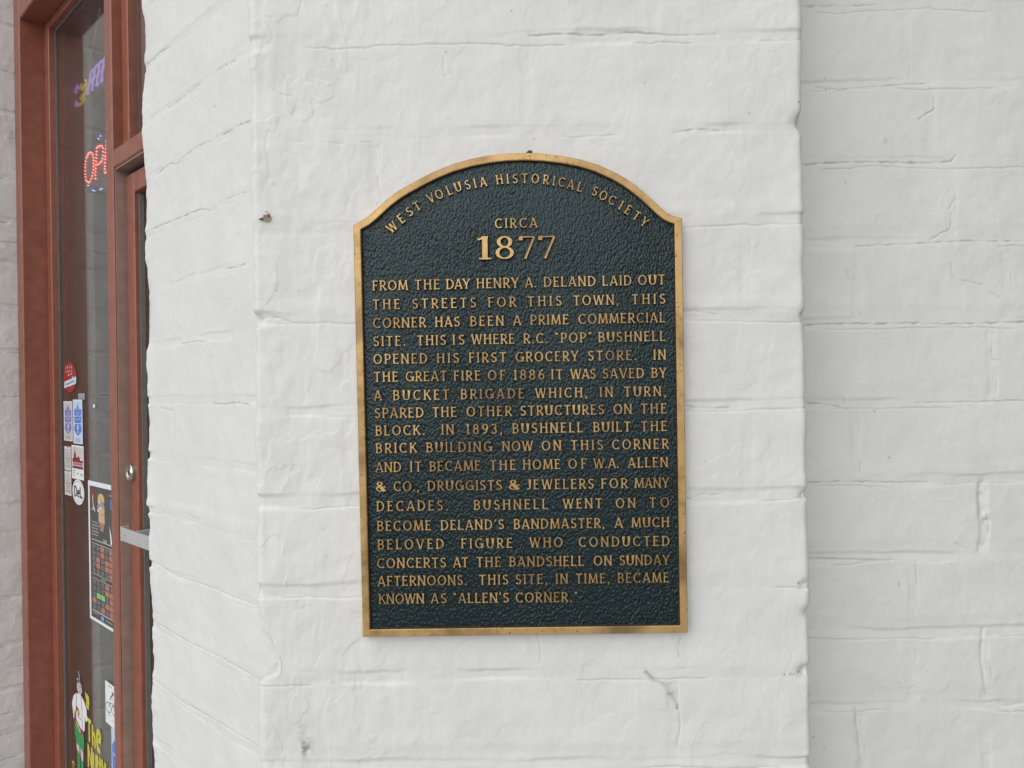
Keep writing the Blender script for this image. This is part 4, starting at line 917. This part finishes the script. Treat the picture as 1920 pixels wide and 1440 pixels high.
Bpts = [(533, 190), (435, 313), (402, 362), (567, 1090), (460, 1202), (430, 1218), (333, 1242), (303, 1230), (226, 1150), (620, 110), (700, 60), (660, 1020)]
sg = empty('open_sign', sp(330, 1250), 'red dotted OPEN sign with blue border dots glowing behind the window', 'sign')
for nm, pts in (('letter_lights', Opts + Ppts), ('letter_lights', Epts + Npts)):
    mb = MB()
    for x, y in pts:
        ball(mb, sp(x, y), .0023, 0, 8, 5); ball(mb, sp(x, y) - N_ * .0005 - E_ * .0009, .0017, 1, 6, 4)
    mb.build(nm, [LR, LRW], sg, True)
for x, y in Bpts: mb = MB(); ball(mb, sp(x, y), .0018, 0, 7, 5); mb.build('border_light', LBL, sg, True)
mb = MB(); pa = [sp(*p) + N_ * .008 for p in ((150, 560), (820, 60), (820, 1020), (150, 1260))]; mb.add(pa + [p + N_ * .006 for p in pa], BOXF); mb.build('panel', plain('black_acrylic', (.02, .018, .018), .6), sg)
NP = plain('violet_neon_tube', (.32, .22, .52), .3, emit=(.34, .2, .62), es=.8); NY = plain('yellow_neon_tube', (.5, .42, .05), .3, emit=(.5, .42, .03), es=.6); NR = plain('dull_red_tube', (.3, .1, .07), .4, emit=(.4, .1, .06), es=.08)  # tubes are unlit; a weak glow is added so they show
dcf = DG + .06
cp = lambda x, y: QD(*(lambda q, z: (q, dcf, z))(*on_d(120 + x / 10.29, 90 + y / 10.29, dcf)))
cs = empty('coffee_sign', cp(300, 1150), 'dim violet and yellow neon COFFEE sign hung high behind the window', 'sign')
NEON = ([(290, 790), (265, 715), (235, 800), (205, 960), (185, 1080), (195, 1165), (230, 1120), (245, 1020)], [(460, 900), (490, 690), (520, 480), (560, 410)], [(497, 690), (532, 610)], [(540, 830), (570, 600), (598, 390), (650, 315)], [(583, 580), (618, 525)],
           [(630, 730), (660, 500), (688, 295), (735, 235)], [(655, 500), (698, 450)], [(630, 735), (668, 680)], [(712, 655), (745, 430), (772, 225), (820, 150)], [(742, 405), (788, 345)], [(712, 660), (750, 590)])
for i0, i1 in ((0, 1), (1, 3), (3, 5), (5, 8), (8, 11)):
    mb = MB()
    for pl in NEON[i0:i1]: tube(mb, [cp(*p) for p in pl], .0026, 6)
    mb.build('letter_tube', NP, cs, True)
mb = MB()
for pl in ([(340, 690), (328, 770), (350, 805), (400, 725), (442, 690), (430, 640), (405, 620)], [(265, 1080), (290, 1105), (340, 1060), (385, 980), (400, 900), (385, 880), (320, 985), (335, 930)], [(442, 690), (435, 800), (400, 890)]): tube(mb, [cp(*p) for p in pl], .0030, 6)
mb.build('yellow_tube', NY, cs, True)
mb = MB(); tube(mb, [cp(*p) for p in ((435, 335), (412, 430), (388, 590))], .0026, 6); mb.build('red_tube', NR, cs, True)
mb = MB(); tube(mb, [cp(700, -800), cp(540, 60), cp(470, 420)], .0016, 5); tube(mb, [cp(700, -800), cp(900, -250), cp(980, 40)], .0016, 5); mb.build('hanging_chain', M['steel'], cs)
